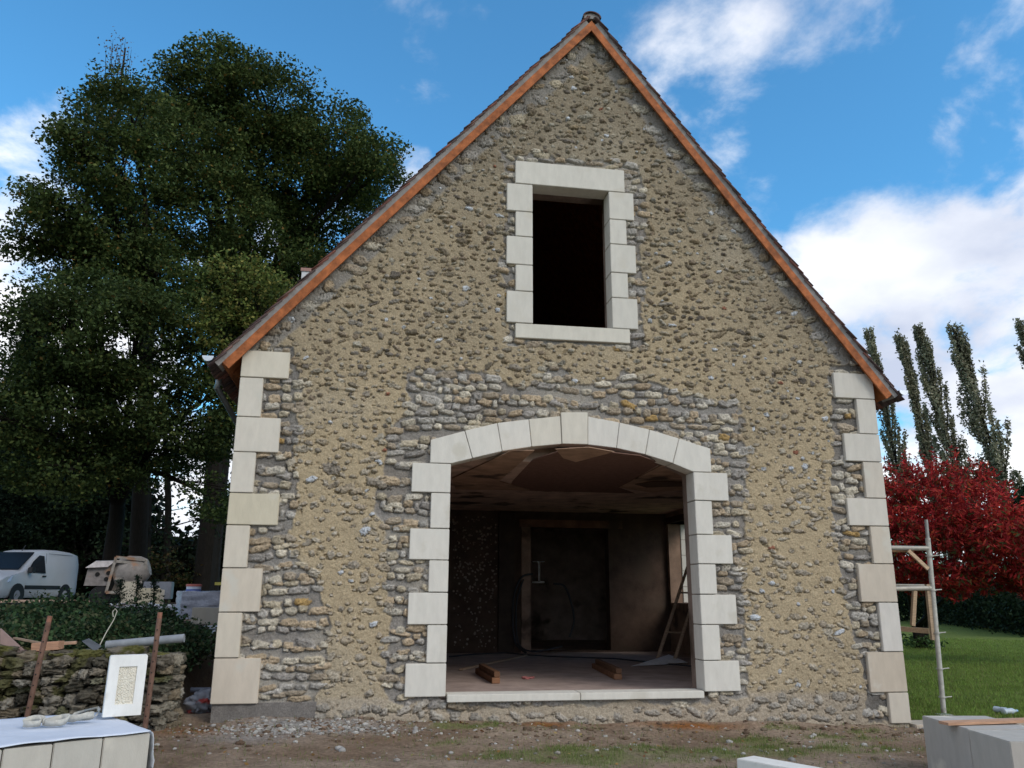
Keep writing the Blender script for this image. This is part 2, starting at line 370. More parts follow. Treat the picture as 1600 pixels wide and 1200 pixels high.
g = sample_grid(np.clip(gr_t*(.6+1.2*nB), 0, 1), x, y); keep = RNG.random(len(x)) < np.maximum(g*1.0, .04); x = x[keep]; y = y[keep]
blades(np.stack([x, y, sample_grid(GZ, x, y)], 1), .038, .0055, 'grass_tufts', (.15, .20, .055), kind='stuff', label='sparse short grass and weeds on the bare soil before the gable', cat='grass')
# lawn to the right
n = 170000; u = RNG.random(n); dd = 11+26*u**1.7; ang = R(RNG.uniform(24, 46, n)) if False else np.radians(RNG.uniform(30, 45.5, n))
x = np.sin(ang)*dd; y = -10+np.cos(ang)*dd; k_ = (x > 7.15) & (y > .45); x = x[k_]; y = y[k_]; dd = dd[k_]
zl = ground_z(x, y)
blades(np.stack([x, y, zl], 1), .05, .012, 'lawn_grass', (.19, .27, .055), kind='stuff', label='mown green lawn stretching away to the right of the house', cat='grass')

# ------------------------------------------------------------------ lumps (stones)
def ico(sub):
    bm = bmesh.new(); bmesh.ops.create_icosphere(bm, subdivisions=sub, radius=1); bm.verts.index_update()
    V = np.array([v.co[:] for v in bm.verts]); F = np.array([[v.index for v in f.verts] for f in bm.faces]); bm.free(); return V, F
ICO1, ICO2, ICO3 = ico(1), ico(2), ico(3)
def lump(c, size, p=.7, amp=.12, base=ICO2, rotz=None, tilt=.15, fine=0.0):
    V, F = base; V = V.copy(); s = np.sign(V)*np.abs(V)**p
    off = RNG.random(3)*50
    r = np.array([mnoise.fractal(Vector(v*1.3+off), .8, 2.1, 3) for v in V])
    s = s*(1+amp*r[:, None])
    if fine: s = s*(1+fine*np.array([abs(mnoise.noise(Vector(v*3.7+off)))+.6*abs(mnoise.noise(Vector(v*8+off))) for v in V])[:, None]-fine*.4)
    s = s*np.array(size)/2
    ax = (RNG.random(3)-.5)*2*tilt; az = rotz if rotz is not None else ax[2]
    M = Matrix.Rotation(az, 3, 'Z') @ Matrix.Rotation(ax[0], 3, 'X') @ Matrix.Rotation(ax[1], 3, 'Y')
    return s @ np.array(M).T + np.array(c), F
class LB:
    def __init__(s): s.V = []; s.F = []; s.C = []; s.n = 0
    def add(s, V, F, c):
        s.V.append(V); s.F.append(F+s.n); s.n += len(V); s.C.append(np.tile(np.array(c), (len(V), 1)) if np.ndim(c) == 1 else c)
    def build(s, name, m, parent=None, smooth=True, **k):
        return mesh_obj(name, np.concatenate(s.V), np.concatenate(s.F), m, parent, smooth, np.concatenate(s.C), **k)

# gravel
lb = LB()
for i in range(1500):
    if i < 1150: x = RNG.normal(-.75, .62); y = RNG.normal(-.42, .26)
    else: x = RNG.uniform(-3, 7); y = RNG.uniform(-2.3, -.1)
    if y > -.05: continue
    s = RNG.choice([.012, .02, .03, .045], p=[.45, .35, .15, .05])*RNG.uniform(.8, 1.3)
    if i >= 1150: s *= 1.1
    z = float(sample_grid(GZ, np.array([x]), np.array([y]))[0])
    V, F = lump((x, y, z+s*.15), (s*1.4, s*1.1, s*.8), .85, .3, ICO1)
    lb.add(V, F, np.array(random.choice([(.42, .40, .38), (.34, .31, .28), (.5, .48, .45), (.28, .2, .15)]))*RNG.uniform(.7, 1.1))
lb.build('gravel', M_stone, smooth=False, kind='stuff', label='pale gravel and stone chips strewn by the left corner of the house', cat='gravel')

# ================================================================== HOUSE
XL, XR = -1.757, 6.765
house = empty('stone_house', (2.5, 0, 0), label='old rubble stone gabled house with new white quoins, arched opening and dark upper window', cat='house')
QY = -.05
eL = at(348, 567, -.12); eR = at(1392, 617, -.12); apx = at(923.8, 34, -.12)
eL, eR, apx = Vector(eL), Vector(eR), Vector(apx)

# ---- measured blocks ----
LQ = [(546.7, 588.8, 452.8), (588.8, 650.5, 410), (650.5, 705.5, 437.4), (705.5, 769.6, 398.3), (769.6, 819.9, 436), (819.9, 887.2, 388.8), (887.2, 956.6, 408.5), (956.6, 1028.4, 376.6), (1028.4, 1101.3, 405.6)]
RQ = [(584.3, 624, 1303.2), (624, 678.4, 1340), (678.4, 722, 1319.5), (722, 778.8, 1350.5), (778.8, 822.3, 1324.7), (822.3, 881.1, 1362), (881.1, 941.2, 1342.5), (941.2, 1018.3, 1376), (1018.3, 1081.6, 1357.2), (1081.6, 1130.5, 1389.6)]
qb = []     # (x0,x1,z0,z1,kind)
def leftx(y): return 330.4+(1101.3-y)*(51/554.6)
def rightx(y): return 1419-(1130-y)*(60.1/545.7)
def add_quoin(x0, x1, z0, z1, dep, proud=0.0, side=0, tint=(1, 1, 1), name='quoin_stone'):
    g = .005; mb = MB()
    yf = QY-proud
    a = [x0+g, yf, z0+g]; b = [x1-g, dep, z1-g]
    mb.box(a, b, None, tint, bev=.006)
    cx, cz = (x0+x1)/2, (z0+z1)/2; M = Matrix.Translation((cx, 0, cz)) @ Matrix.Rotation(R(random.uniform(-.25, .25)), 4, 'Y') @ Matrix.Translation((-cx, 0, -cz))
    mb.v = [tuple(M @ Vector(v)) for v in mb.v]
    return mb.build(name, M_lime, house, smooth=True)
TIN = [(1, 1, 1), (1.02, 1.02, 1.03), (.97, .95, .9), (1.0, .99, .96), (.95, .93, .90)]
for i, (y0, y1, xi) in enumerate(LQ):
    z1 = at(leftx(y0), y0, QY)[2]; z0 = at(leftx(y1), y1, QY)[2]; x1 = at(xi, (y0+y1)/2, QY)[0]
    add_quoin(XL-.012, x1, z0, z1, .46 if i % 2 else .3, random.uniform(0, .006), tint={0: (1.02, .98, .90), 4: (.92, .87, .74), 6: (.95, .88, .80), 7: (.97, .91, .83), 8: (.95, .87, .79), 5: (.98, .93, .86)}.get(i, (1.01, .98, .94)))
    qb.append((XL-.1, x1, z0, z1))
for i, (y0, y1, xi) in enumerate(RQ):
    z1 = at(rightx(y0), y0, QY)[2]; z0 = at(rightx(y1), y1, QY)[2]; x0 = at(xi, (y0+y1)/2, QY)[0]
    add_quoin(x0, XR+.012, z0, z1, .46 if i % 2 else .3, random.uniform(0, .006), tint={4: (.97, .95, .93), 5: (.92, .86, .79), 6: (.88, .81, .74), 8: (.83, .75, .67), 7: (.98, .97, .98), 9: (.90, .85, .79), 3: (.92, .88, .84)}.get(i, (.95, .94, .93)))
    qb.append((x0, XR+.1, z0, z1))
OX0, OX1 = .861, 4.035
DEP = .22
LJ = [(724.2, 770.2, 643), (770.2, 826, 672.3), (826, 875.2, 639.4), (875.2, 925.6, 669.4), (925.6, 976.2, 637), (976.2, 1036, 666.4), (1036, 1089, 632.3)]
RJ = [(737.5, 782, 1138), (782, 835, 1114), (835, 881, 1144.8), (881, 928.6, 1120), (928.6, 976, 1151.5), (976, 1032.3, 1125.8), (1032.3, 1081.4, 1156.8)]
spz = None
for i, (y0, y1, xi) in enumerate(LJ):
    z1 = at(701, y0, QY)[2]; z0 = at(701, y1, QY)[2]; x0 = at(xi, (y0+y1)/2, QY)[0]
    if i == 0: spL = z1
    add_quoin(x0, OX0, z0, z1, DEP, random.uniform(0, .004), tint=(1.06, 1.06, 1.06)); qb.append((x0, OX0, z0, z1))
for i, (y0, y1, xi) in enumerate(RJ):
    z1 = at(1092, y0, QY)[2]; z0 = at(1092, y1, QY)[2]; x1 = at(xi, (y0+y1)/2, QY)[0]
    if i == 0: spR = z1
    add_quoin(OX1, x1, z0, z1, DEP, random.uniform(0, .004), tint=(1.06, 1.06, 1.06)); qb.append((OX1, x1, z0, z1))
# arch stones
EX = [(672.9, 686.7), (726.3, 672.5), (777, 660.4), (826.3, 654.6), (875.8, 649.5), (918.3, 650), (968, 659.6), (1015, 670.8), (1061, 684.6), (1110, 700.4)]
IN = [(704.2, 724.2), (738.3, 716.3), (784.6, 705.4), (830.8, 698.3), (878, 694), (918.3, 695), (963.3, 700.4), (1008.3, 710.4), (1051.3, 724.2), (1083.3, 737.2)]
ex = [Vector(at(a, b, QY)) for a, b in EX]; inn = [Vector(at(a, b, QY)) for a, b in IN]
inn[0].x = OX0; inn[0].z = spL; inn[9].x = OX1; inn[9].z = spR
arch_poly = []
for i in range(9):
    mb = MB(); proud = random.uniform(0, .003)
    P = [inn[i], inn[i+1], ex[i+1], ex[i]]
    if i == 0: P = [Vector((ex[0].x, QY, spL)), inn[0], inn[1], ex[1], ex[0]]
    if i == 8: P = [inn[8], inn[9], Vector((ex[9].x, QY, spR)), ex[9], ex[8]]
    if i == 4:
        kt = Vector(at(875.8, 643.8, QY)); kt2 = Vector(at(918.3, 643.8, QY)); P = [inn[4], inn[5], kt2, kt]; proud = .012
    cen = sum(P, Vector())/len(P)
    P2 = []
    for p in P:
        d = p-cen; P2.append(cen+Vector((d.x*(1-.010/max(.1, abs(d.x)) if False else .985), 0, d.z*.975)))
    poly2 = [Vector((p.x, QY-proud, p.z)) for p in P2]
    bm = bmesh.new(); vs = [bm.verts.new(p) for p in poly2]; f = bm.faces.new(vs)
    r = bmesh.ops.extrude_face_region(bm, geom=[f]); bmesh.ops.translate(bm, vec=(0, DEP-QY, 0), verts=[v for v in r['geom'] if isinstance(v, bmesh.types.BMVert)])
    bmesh.ops.bevel(bm, geom=list(bm.edges), offset=.005, segments=2, affect='EDGES'); bmesh.ops.recalc_face_normals(bm, faces=bm.faces); bm.verts.index_update()
    mb.add([v.co.copy() for v in bm.verts], [[v.index for v in f.verts] for f in bm.faces], (1.06, 1.06, 1.06) if i != 4 and i != 3 else (1.02, 1.0, .95)); bm.free()
    mb.build('keystone' if i == 4 else 'arch_stone', M_lime, house, smooth=True)
    arch_poly.append([(p.x, p.z) for p in P])
# opening sill (two lengths) at z .39 - .475
sz0, sz1 = .392, .474
sj = at(907, 1088, -.08)[0]
for a, b in ((OX0+.012, sj-.003), (sj+.003, OX1-.018)):
    mb = MB(); mb.box((a, -.085, sz0), (b, .22, sz1), None, (1.05, 1.05, 1.04), bev=.006); mb.build('opening_sill', M_lime, house, smooth=True)
sillz = at(701, 1089, QY)[2]
# upper window
WX0, WX1 = at(833, 400, QY)[0], at(953.5, 400, QY)[0]
WT = at(833, 288.6, QY)[2]; WB = at(833, 505.6, QY)[2]
lt = at(805, 250.3, QY); lx1 = at(975.5, 265, QY)[0]
add_quoin(lt[0], lx1, WT, lt[2], DEP, .002, tint=(1.0, 1.0, .99), name='window_lintel'); qb.append((lt[0], lx1, WT, lt[2]))
wsb = at(804.8, 527.4, QY); wsx1 = at(985, 525, QY)[0]
add_quoin(wsb[0], wsx1, wsb[2], WB, DEP, .003, tint=(1.0, .99, .95), name='window_sill'); qb.append((wsb[0], wsx1, wsb[2], WB))
LW = [(286, 329.3, 791.7), (329.3, 368.4, 805.2), (368.4, 412.6, 791.1), (412.6, 454, 805.2), (454, 501, 791.2)]
for i, (y0, y1, xi) in enumerate(LW):
    z1 = at(805, y0, QY)[2]; z0 = at(805, y1, QY)[2]; x0 = at(xi, (y0+y1)/2, QY)[0]
    if i == 0: z1 = WT
    if i == 4: z0 = WB
    add_quoin(x0, WX0, z0, z1, DEP, random.uniform(0, .004), tint=(.98, .98, .97)); qb.append((x0, WX0, z0, z1))
RW = [(303, 344.5, 990.8), (344.5, 383, 979.5), (383, 427.2, 994.1), (427.2, 466.4, 982), (466.4, 511.6, 997)]
for i, (y0, y1, xi) in enumerate(RW):
    z1 = at(985, y0, QY)[2]; z0 = at(985, y1, QY)[2]; x1 = at(xi, (y0+y1)/2, QY)[0]
    if i == 0: z1 = WT
    if i == 4: z0 = WB
    add_quoin(WX1, x1, z0, z1, DEP, random.uniform(0, .004), tint=(.98, .98, .97)); qb.append((WX1, x1, z0, z1))

# ---- gable wall face: one relief sheet with its stones and mortar ----
st = .0085
xs = np.arange(XL+.008, XR-.008, st); zs = np.arange(-.12, 9.75, st)
X, Z = np.meshgrid(xs, zs); shw = X.shape
wr = np.random.default_rng(5)
nf = vnoise(shw, 2.6, wr, 2, .8); nm = vnoise(shw, 12, wr, 4, .7); nl = vnoise(shw, 95, wr, 4); nh = vnoise(shw, 300, wr, 3)
jx = X+vnoise(shw, 40, wr, 5, .65)*.16; jz = Z+vnoise(shw, 40, wr, 5, .65)*.15
mB = np.zeros(shw, bool)
PB = [[(300, 540), (462, 540), (474, 600), (462, 700), (470, 760), (455, 850), (486, 900), (512, 970), (505, 1060), (480, 1110), (300, 1112)],
      [(604, 1097), (612, 900), (590, 780), (605, 700), (632, 650), (642, 588), (720, 574), (770, 590), (840, 604), (858, 562), (905, 596), (958, 600), (976, 574), (1010, 598), (1060, 612), (1150, 628), (1163, 700), (1158, 800), (1168, 1092), (700, 1106)],
      [(783, 238), (1003, 256), (1008, 546), (787, 536)],
      [(1296, 575), (1380, 560), (1440, 1135), (1362, 1135), (1345, 1060), (1318, 900), (1302, 780), (1296, 650)]]
for p in PB: mB |= inpoly(jx, jz, pl(p))
mB &= ~((X > 1.0) & (X < 3.2) & (Z > 3.6) & (nl > .62))
def side_dist(P, A, B):      # distance below the rake line
    d = (B-A); L = math.hypot(d.x, d.z); return ((X-A.x)*d.z-(Z-A.z)*d.x)/L
dl = side_dist(None, eL, apx); dr = -side_dist(None, eR, apx)
rake = np.minimum(dl, dr)+nl*.1
mC = (rake < .30) & ~mB
base_d = (Z < .42+nl*.1) & (X > XL+.95) & ~mB
conc = (Z < .42) & (X < XL+1.05+nl*.3)
fB = mB.astype(np.float32)
def blur(A, r):
    for ax in (0, 1):
        c = np.cumsum(np.pad(A, [(r+1, r) if ax == 0 else (0, 0), (r+1, r) if ax == 1 else (0, 0)], mode='edge'), axis=ax)
        A = (c[2*r+1:, :]-c[:-2*r-1, :])/(2*r+1) if ax == 0 else (c[:, 2*r+1:]-c[:, :-2*r-1])/(2*r+1)
    return A
bB = blur(fB, 1)
H = .022*(1-bB)+nm*.010+nf*.0045+nl*.008+nh*.008
ridge = np.clip(1-np.abs(blur(fB, 4)-.5)*4, 0, 1)*(.6+nl); H += ridge*.010
# colours
sand = np.array([.42, .335, .22]); sand2 = np.array([.30, .25, .182]); greym = np.array([.235, .21, .185]); greyb = np.array([.30, .285, .27])
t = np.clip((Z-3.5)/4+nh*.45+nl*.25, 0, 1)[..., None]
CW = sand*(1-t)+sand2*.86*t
low = np.clip(1-(Z-.2)/1.6, 0, 1)[..., None]; CW = CW*(1-.25*low)+np.array([.42, .35, .26])*.25*low
CB = greym*(1-np.clip(nl*.8+.4, 0, 1)[..., None])+greyb*np.clip(nl*.8+.4, 0, 1)[..., None]
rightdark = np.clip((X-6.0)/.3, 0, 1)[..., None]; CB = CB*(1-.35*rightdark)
# darker pointing towards the upper left
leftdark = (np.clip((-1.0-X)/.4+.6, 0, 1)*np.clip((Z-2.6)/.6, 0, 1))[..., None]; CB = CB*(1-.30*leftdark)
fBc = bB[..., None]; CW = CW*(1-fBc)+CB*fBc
cm = blur(mC.astype(np.float32), 2)[..., None]; CW = CW*(1-cm*.8)+greyb*.8*cm*.8
dm = blur(base_d.astype(np.float32), 3)[..., None]; CW = CW*(1-dm)+np.array([.40, .335, .26])*dm
CW = CW*1.12*(1+.10*nm[..., None]+.08*nf[..., None])
# darker weathered patches
stain = np.clip((nh*1.2+nl*.6-.35)*2, 0, 1)[..., None]; CW *= 1-.24*stain; pale = np.clip((nl*1.3-nh*.6-.30)*2.2, 0, 1)[..., None]; CW = CW*(1-.35*pale)+np.array([.46, .40, .31])*.35*pale
stones = []
xsr = (XL-.1, XR+.1)
def stones_rows(rh0, rh1, w0, w1, g0, g1, hf0, hf1, kind, z0=-.15, z1=9.8):
    z = z0
    while z < z1:
        rh = wr.uniform(rh0, rh1); xx = xsr[0]+wr.uniform(-.1, .1); ph = wr.uniform(0, 6)
        while xx < xsr[1]:
            w = wr.uniform(w0, w1)**1.0
            if kind == 'b' and wr.random() < .3: w *= .55
            h = rh*wr.uniform(hf0, hf1)
            zc = z+rh/2+wr.normal(0, rh*.15)+(.045*math.sin(xx*1.3+ph)+.02*math.sin(xx*4.1+z*3))
            stones.append((xx+w/2, zc, w, h, kind)); xx += w+wr.uniform(g0, g1)
        z += rh
stones_rows(.072, .118, .09, .27, .008, .022, .74, .98, 'b')
def scatter_a():
    n = 5200; cell = {}; pts = []
    for _ in range(26000):
        x, z = wr.uniform(XL, XR), wr.uniform(-.1, 9.7); z = round(z/.083)*.083+wr.normal(0, .020)
        w = wr.choice([wr.uniform(.03, .055), wr.uniform(.05, .09), wr.uniform(.08, .15)], p=[.34, .42, .24]); h = min(w*wr.uniform(.45, 1.1), wr.uniform(.035, .08)); h = max(h, .026)
        ci, cj = int(x/.12), int(z/.12); ok = True
        for a in (-2, -1, 0, 1, 2):
            for b in (-1, 0, 1):
                for (X2, Z2, w2, h2) in cell.get((ci+a, cj+b), ()):
                    if abs(x-X2) < (w+w2)/2*1.0+.012 and abs(z-Z2) < (h+h2)/2+.007: ok = False
        if ok: cell.setdefault((ci, cj), []).append((x, z, w, h)); stones.append((x, z, w, h, 'a'))
        if len(stones) > 20000: break
scatter_a()
stones_rows(.12, .2, .12, .3, .02, .08, .6, .85, 'c')
stones_rows(.11, .17, .08, .22, .03, .14, .45, .75, 'd', -.1, .55)
palB = np.array([(.50, .43, .32), (.57, .51, .41), (.40, .33, .25), (.44, .41, .37), (.56, .51, .43), (.46, .36, .25), (.37, .34, .31)])
palA = np.array([(.29, .24, .175), (.44, .38, .29), (.35, .29, .21), (.25, .215, .18), (.42, .37, .29), (.33, .26, .19), (.36, .32, .27), (.42, .33, .22), (.48, .44, .36)])
for (cx, cz, w, h, kind) in stones:
    j = int((cx-xs[0])/st); i = int((cz-zs[0])/st)
    if not (0 <= i < shw[0] and 0 <= j < shw[1]): continue
    b = mB[i, j]
    if kind == 'b' and not b: continue
    if kind != 'b' and b: continue
    if conc[i, j]: 
        if wr.random() < .9: continue
    c_ = mC[i, j]; d_ = base_d[i, j]
    if kind == 'a' and ((c_ and wr.random() < .75) or d_): continue
    if kind == 'c' and not (c_ and rake[i, j] > .08): continue
    if kind == 'd' and not d_: continue
    if kind == 'a':
        if wr.random() < .07: w *= 1.6; h *= 1.3
        if wr.random() < .05: w *= 1.2; h *= 1.5
        if cz < 3.6:
            if wr.random() < .27: continue
            w *= 1.22; h *= 1.15
    hw, hh = w/2, h/2; m = 1.35
    j0, j1 = max(int((cx-hw*m-xs[0])/st), 0), min(int((cx+hw*m-xs[0])/st)+2, shw[1]); i0, i1 = max(int((cz-hh*m*1.4-zs[0])/st), 0), min(int((cz+hh*m*1.4-zs[0])/st)+2, shw[0])
    if j1-j0 < 3 or i1-i0 < 3: continue
    sx = X[i0:i1, j0:j1]-cx; sz = Z[i0:i1, j0:j1]-cz
    a = wr.normal(0, .15 if kind == 'b' else .30); ca, sa = math.cos(a), math.sin(a)
    u = (sx*ca+sz*sa)/hw; v = (-sx*sa+sz*ca)/hh
    p = wr.uniform(2.4, 4.2) if kind == 'b' else wr.uniform(1.7, 3.2)
    r = (np.abs(u)**p+np.abs(v)**p)**(1/p)
    k1, k2, f1, f2 = wr.uniform(1.5, 3.5, 4)
    r = r*(1+.10*np.sin(k1*u*2+f1*3)*np.cos(k2*v+f2*3))+nf[i0:i1, j0:j1]*(.22 if kind == 'b' else .45)+nm[i0:i1, j0:j1]*(.25 if kind == 'b' else .4)
    if kind == 'b':
        tt = np.clip((1-r)/.38, 0, 1); tt = np.sqrt(tt*(2-tt))
        hs_ = wr.uniform(.022, .044); base0 = 0.002
        hgt = base0+hs_*tt+(nf[i0:i1, j0:j1]*.014+nm[i0:i1, j0:j1]*.014)*tt+tt*(u*wr.normal(0, .004)+v*wr.normal(0, .004))
        col = palB[wr.integers(len(palB))]*wr.uniform(.8, 1.12)
        if wr.random() < .012: col = np.array([.42, .28, .12])
    else:
        tt = np.clip((1-r)/.5, 0, 1); tt = np.sqrt(tt*(2-tt))
        base0 = .020 if kind != 'd' else .018
        hs_ = wr.choice([wr.uniform(.002, .010), wr.uniform(.010, .032)]) if kind != 'd' else wr.uniform(.008, .03)
        if kind == 'c': hs_ = wr.uniform(.015, .035); base0 = .01
        if kind == 'a' and cz < 3.8: hs_ *= .78
        hgt = base0+hs_*tt+(nf[i0:i1, j0:j1]*.020+nm[i0:i1, j0:j1]*.012)*tt+tt*v*wr.normal(-.002, .004)
        col = palA[wr.integers(len(palA))]*wr.uniform(.72, 1.2)
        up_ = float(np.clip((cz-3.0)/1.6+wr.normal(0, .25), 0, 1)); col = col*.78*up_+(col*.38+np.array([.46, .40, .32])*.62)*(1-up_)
        q = wr.random()
        if q < .045: col = np.array([.55, .57, .60])
        elif q < .048: col = np.array([.30, .13, .085])
        if kind == 'c': col = palB[wr.integers(len(palB))]*wr.uniform(.6, 1.0)
        if kind == 'd': col = np.array([.40, .36, .31])*wr.uniform(.75, 1.1)
    ms = tt > 0
    sub = H[i0:i1, j0:j1]
    # the mortar shrinks away round a stone, most beneath it
    pit = np.exp(-((r-1.10)/.16)**2)*(.017 if kind != 'b' else .009)*(.75+1.0*np.clip(-v, -.6, 1))
    sub -= np.where(ms, 0, pit)
    H[i0:i1, j0:j1] = np.where(ms, np.maximum(sub*(1-tt)+hgt*tt, hgt-.004), sub)
    wgt = np.clip(tt*1.8, 0, 1)[..., None]
    shade = (1+.42*nf[i0:i1, j0:j1]+.25*nm[i0:i1, j0:j1])[..., None]
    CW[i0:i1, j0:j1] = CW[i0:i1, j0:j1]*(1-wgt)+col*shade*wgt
# stray hollows in the render
for k in range(2600):
    cx, cz = wr.uniform(XL, XR), wr.uniform(.2, 9); j = int((cx-xs[0])/st); i = int((cz-zs[0])/st)
    if not (4 < i < shw[0]-5 and 4 < j < shw[1]-5) or mB[i, j]: continue
    a, b = wr.integers(1, 3), wr.integers(1, 4); H[i-a:i+a, j-b:j+b] -= wr.uniform(.008, .022)
CW[conc] = (np.array([.22, .20, .185])*(1+.25*nm[..., None]))[conc]; H[conc] = .02+nm[conc]*.006
# cut-outs
keep = np.ones(shw, bool)
for (a, b, c, d) in qb: keep &= ~((X > a+.03) & (X < b-.03) & (Z > c+.03) & (Z < d-.03))
keep &= ~((X > OX0-.06) & (X < OX1+.06) & (Z > sz0+.03) & (Z < spL+.02))
for P in arch_poly:
    c = np.mean(P, axis=0); keep &= ~inpoly(X, Z, [tuple(c+(np.array(p)-c)*.93) for p in P])
ap = [(OX0-.03, 1.0)]+[(p.x, p.z+.03) for p in inn]+[(OX1+.03, 1.0)]; keep &= ~inpoly(X, Z, ap)
keep &= ~((X > WX0-.05) & (X < WX1+.05) & (Z > WB-.05) & (Z < WT+.05))
keep &= rake > -.6+0*X
keep &= (np.minimum(dl, dr) > .03)
bQ = blur(np.any(np.stack([((X > a-.02) & (X < b+.02) & (Z > c-.02) & (Z < d+.02)) for (a, b, c, d) in qb]), 0).astype(np.float32), 1)
H = H*(1-bQ)+np.minimum(H, .012)*bQ
idx = np.arange(X.size).reshape(shw)
kf = keep[:-1, :-1] & keep[1:, :-1] & keep[:-1, 1:] & keep[1:, 1:]
FQ = np.stack([idx[:-1, :-1][kf], idx[:-1, 1:][kf], idx[1:, 1:][kf], idx[1:, :-1][kf]], 1)
used = np.unique(FQ); remap = np.full(X.size, -1); remap[used] = np.arange(len(used))
Vw = np.stack([X.ravel(), -H.ravel(), Z.ravel()], 1)[used]
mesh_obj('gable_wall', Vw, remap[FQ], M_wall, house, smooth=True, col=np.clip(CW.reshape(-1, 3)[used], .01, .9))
del X, Z, H, CW, jx, jz, nf, nm, nl, nh

# ---- wall core with openings, side walls, back gable ----
def holed(outer, holes, y0, y1, mb, col=(1, 1, 1)):
    loops = [[Vector((a, b, 0)) for a, b in outer]]+[[Vector((a, b, 0)) for a, b in h] for h in holes]
    tris = tessellate_polygon(loops); flat = [p for l in loops for p in l]; n = len(flat)
    V = [(p.x, y0, p.y) for p in flat]+[(p.x, y1, p.y) for p in flat]; F = [tuple(t) for t in tris]+[tuple(i+n for i in t[::-1]) for t in tris]
    b = 0
    for l in loops:
        m = len(l)
        for i in range(m): F.append((b+i, b+(i+1) % m, b+(i+1) % m+n, b+i+n))
        b += m
    mb.add(V, F, col)
def on_rake(A, B, x): return A.z+(B.z-A.z)*(x-A.x)/(B.x-A.x)-.09
gable = [(XL, -.2), (XR, -.2), (XR, on_rake(eR, apx, XR)), (apx.x, apx.z-.12), (XL, on_rake(eL, apx, XL))]
hole_arch = [(OX0-.06, .40), (OX1+.06, .40), (OX1+.06, spR+.02)]+[(p.x, p.z+.07) for p in reversed(inn[1:9])]+[(OX0-.06, spL+.02)]
hole_win = [(WX0-.06, WB-.05), (WX1+.06, WB-.05), (WX1+.06, WT+.06), (WX0-.06, WT+.06)]
mb = MB(); holed(gable, [hole_arch, hole_win], .03, .50, mb, (1.4, 1.4, 1.4)); mb.build('wall_core', M_render, house)
BY = 12.0
mb = MB(); holed(gable, [], BY-.4, BY, mb, (2, 2, 2)); mb.build('back_wall', M_render, house)
mb = MB(); mb.box((XL+.02, .503, -.2), (XL+.5, BY-.403, 4.55), None, (2, 1.9, 1.7)); mb.build('side_wall', M_render, house)
WY0, WY1, WZ0, WZ1 = 5.3, 7.0, 1.44, 3.1
mb = MB(); c = (1.5, 1.35, 1.2)
mb.box((6.25, .503, -.2), (XR-.02, WY0, 4.6), None, c); mb.box((6.25, WY1, -.2), (XR-.02, BY-.403, 4.6), None, c)
mb.box((6.25, WY0, -.2), (XR-.02, WY1, WZ0), None, c); mb.box((6.25, WY0, WZ1), (XR-.02, WY1, 4.6), None, c)
mb.build('side_wall', M_render, house)
for k in range(5):
    z = WZ0+k*.332; mb = MB(); mb.box((XR-.24, WY1-.02, z+.004), (XR+.015, WY1+(.35 if k % 2 else .2), z+.328), None, (1.05, 1.05, 1.05), bev=.005); mb.build('side_window_stone', M_lime, house, smooth=True)
mb = MB(); mb.box((6.2, WY0-.2, WZ1), (XR-.03, WY1+.08, WZ1+.13), None, (.35, .3, .3)); mb.build('side_window_lintel', M_darkwood, house)
# inside: floor, ceiling, partition with doorway
FZ = .44
mb = MB(); mb.box((XL+.5, .225, .2), (6.25, BY-.403, FZ)); mb.build('floor', M_floor, house)
CZ = 3.33
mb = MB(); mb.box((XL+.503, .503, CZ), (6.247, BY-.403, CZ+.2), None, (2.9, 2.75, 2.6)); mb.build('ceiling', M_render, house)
def cpatch(pts, z, th, m, col, name):
    P = [atz(a, b, z) for a, b in pts]; mb = MB(); mb.prism([Vector((p[0], p[1], z)) for p in P], (0, 0, th), col); return mb.build(name, m, house)
cpatch([(800, 753), (833, 718), (890, 700), (1000, 712), (1033, 724), (967, 762), (992, 771), (796, 766)], CZ-.006, .01, M_terra, (1, 1, 1), 'bare_brick_patch')
cpatch([(706, 748), (800, 704), (835, 704), (780, 752), (828, 766), (712, 765)], CZ-.018, .008, M_render, (2.1, 1.8, 1.5), 'plaster_remnant')
cpatch([(868, 702), (920, 699), (960, 706), (900, 722), (880, 716)], CZ-.018, .008, M_render, (2.2, 1.9, 1.6), 'plaster_remnant')
cpatch([(967, 762), (1040, 724), (1075, 741), (1075, 765), (1020, 770)], CZ-.018, .008, M_render, (2.2, 1.9, 1.6), 'plaster_remnant')
cpatch([(992, 757), (1020, 752), (1070, 754), (1068, 760), (1010, 762)], CZ-.03, .008, M_darkwood, (.6, .6, .6), 'ceiling_hole')
PY = 7.12
def pxz(a, b, Y=PY): q = at(a, b, Y); return (q[0], q[2])
d0, d1 = pxz(829, 1002), pxz(950, 826)
part = [(XL+.503, FZ), (6.247, FZ), (6.247, CZ-.003), (XL+.503, CZ-.003)]
mb = MB(); dz0 = FZ+.03
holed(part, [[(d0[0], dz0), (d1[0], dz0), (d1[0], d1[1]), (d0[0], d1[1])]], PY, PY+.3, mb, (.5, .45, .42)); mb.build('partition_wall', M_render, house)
mb = MB(); a = pxz(779, 800); b = pxz(800, 1010); mb.box((a[0], PY-.12, FZ), (a[0]+.33, PY-.003, CZ-.05), None, (.35, .35, .35)); mb.build('dark_flue_chase', M_render, house)  # upright strip in a darker tint than the partition
mb = MB(); a = pxz(805, 820)[0]; mb.box((d0[0]-.2, PY-.06, FZ), (d0[0]-.002, PY-.004, d1[1]), None, (1.8, 1.6, 1.45)); mb.build('door_jamb', M_render, house)
mb = MB(); mb.box((d0[0]-.25, PY-.08, d1[1]), (d1[0]+.3, PY-.004, d1[1]+.16), None, (1.1, .8, .6)); mb.build('door_lintel', M_render, house)
mb = MB()
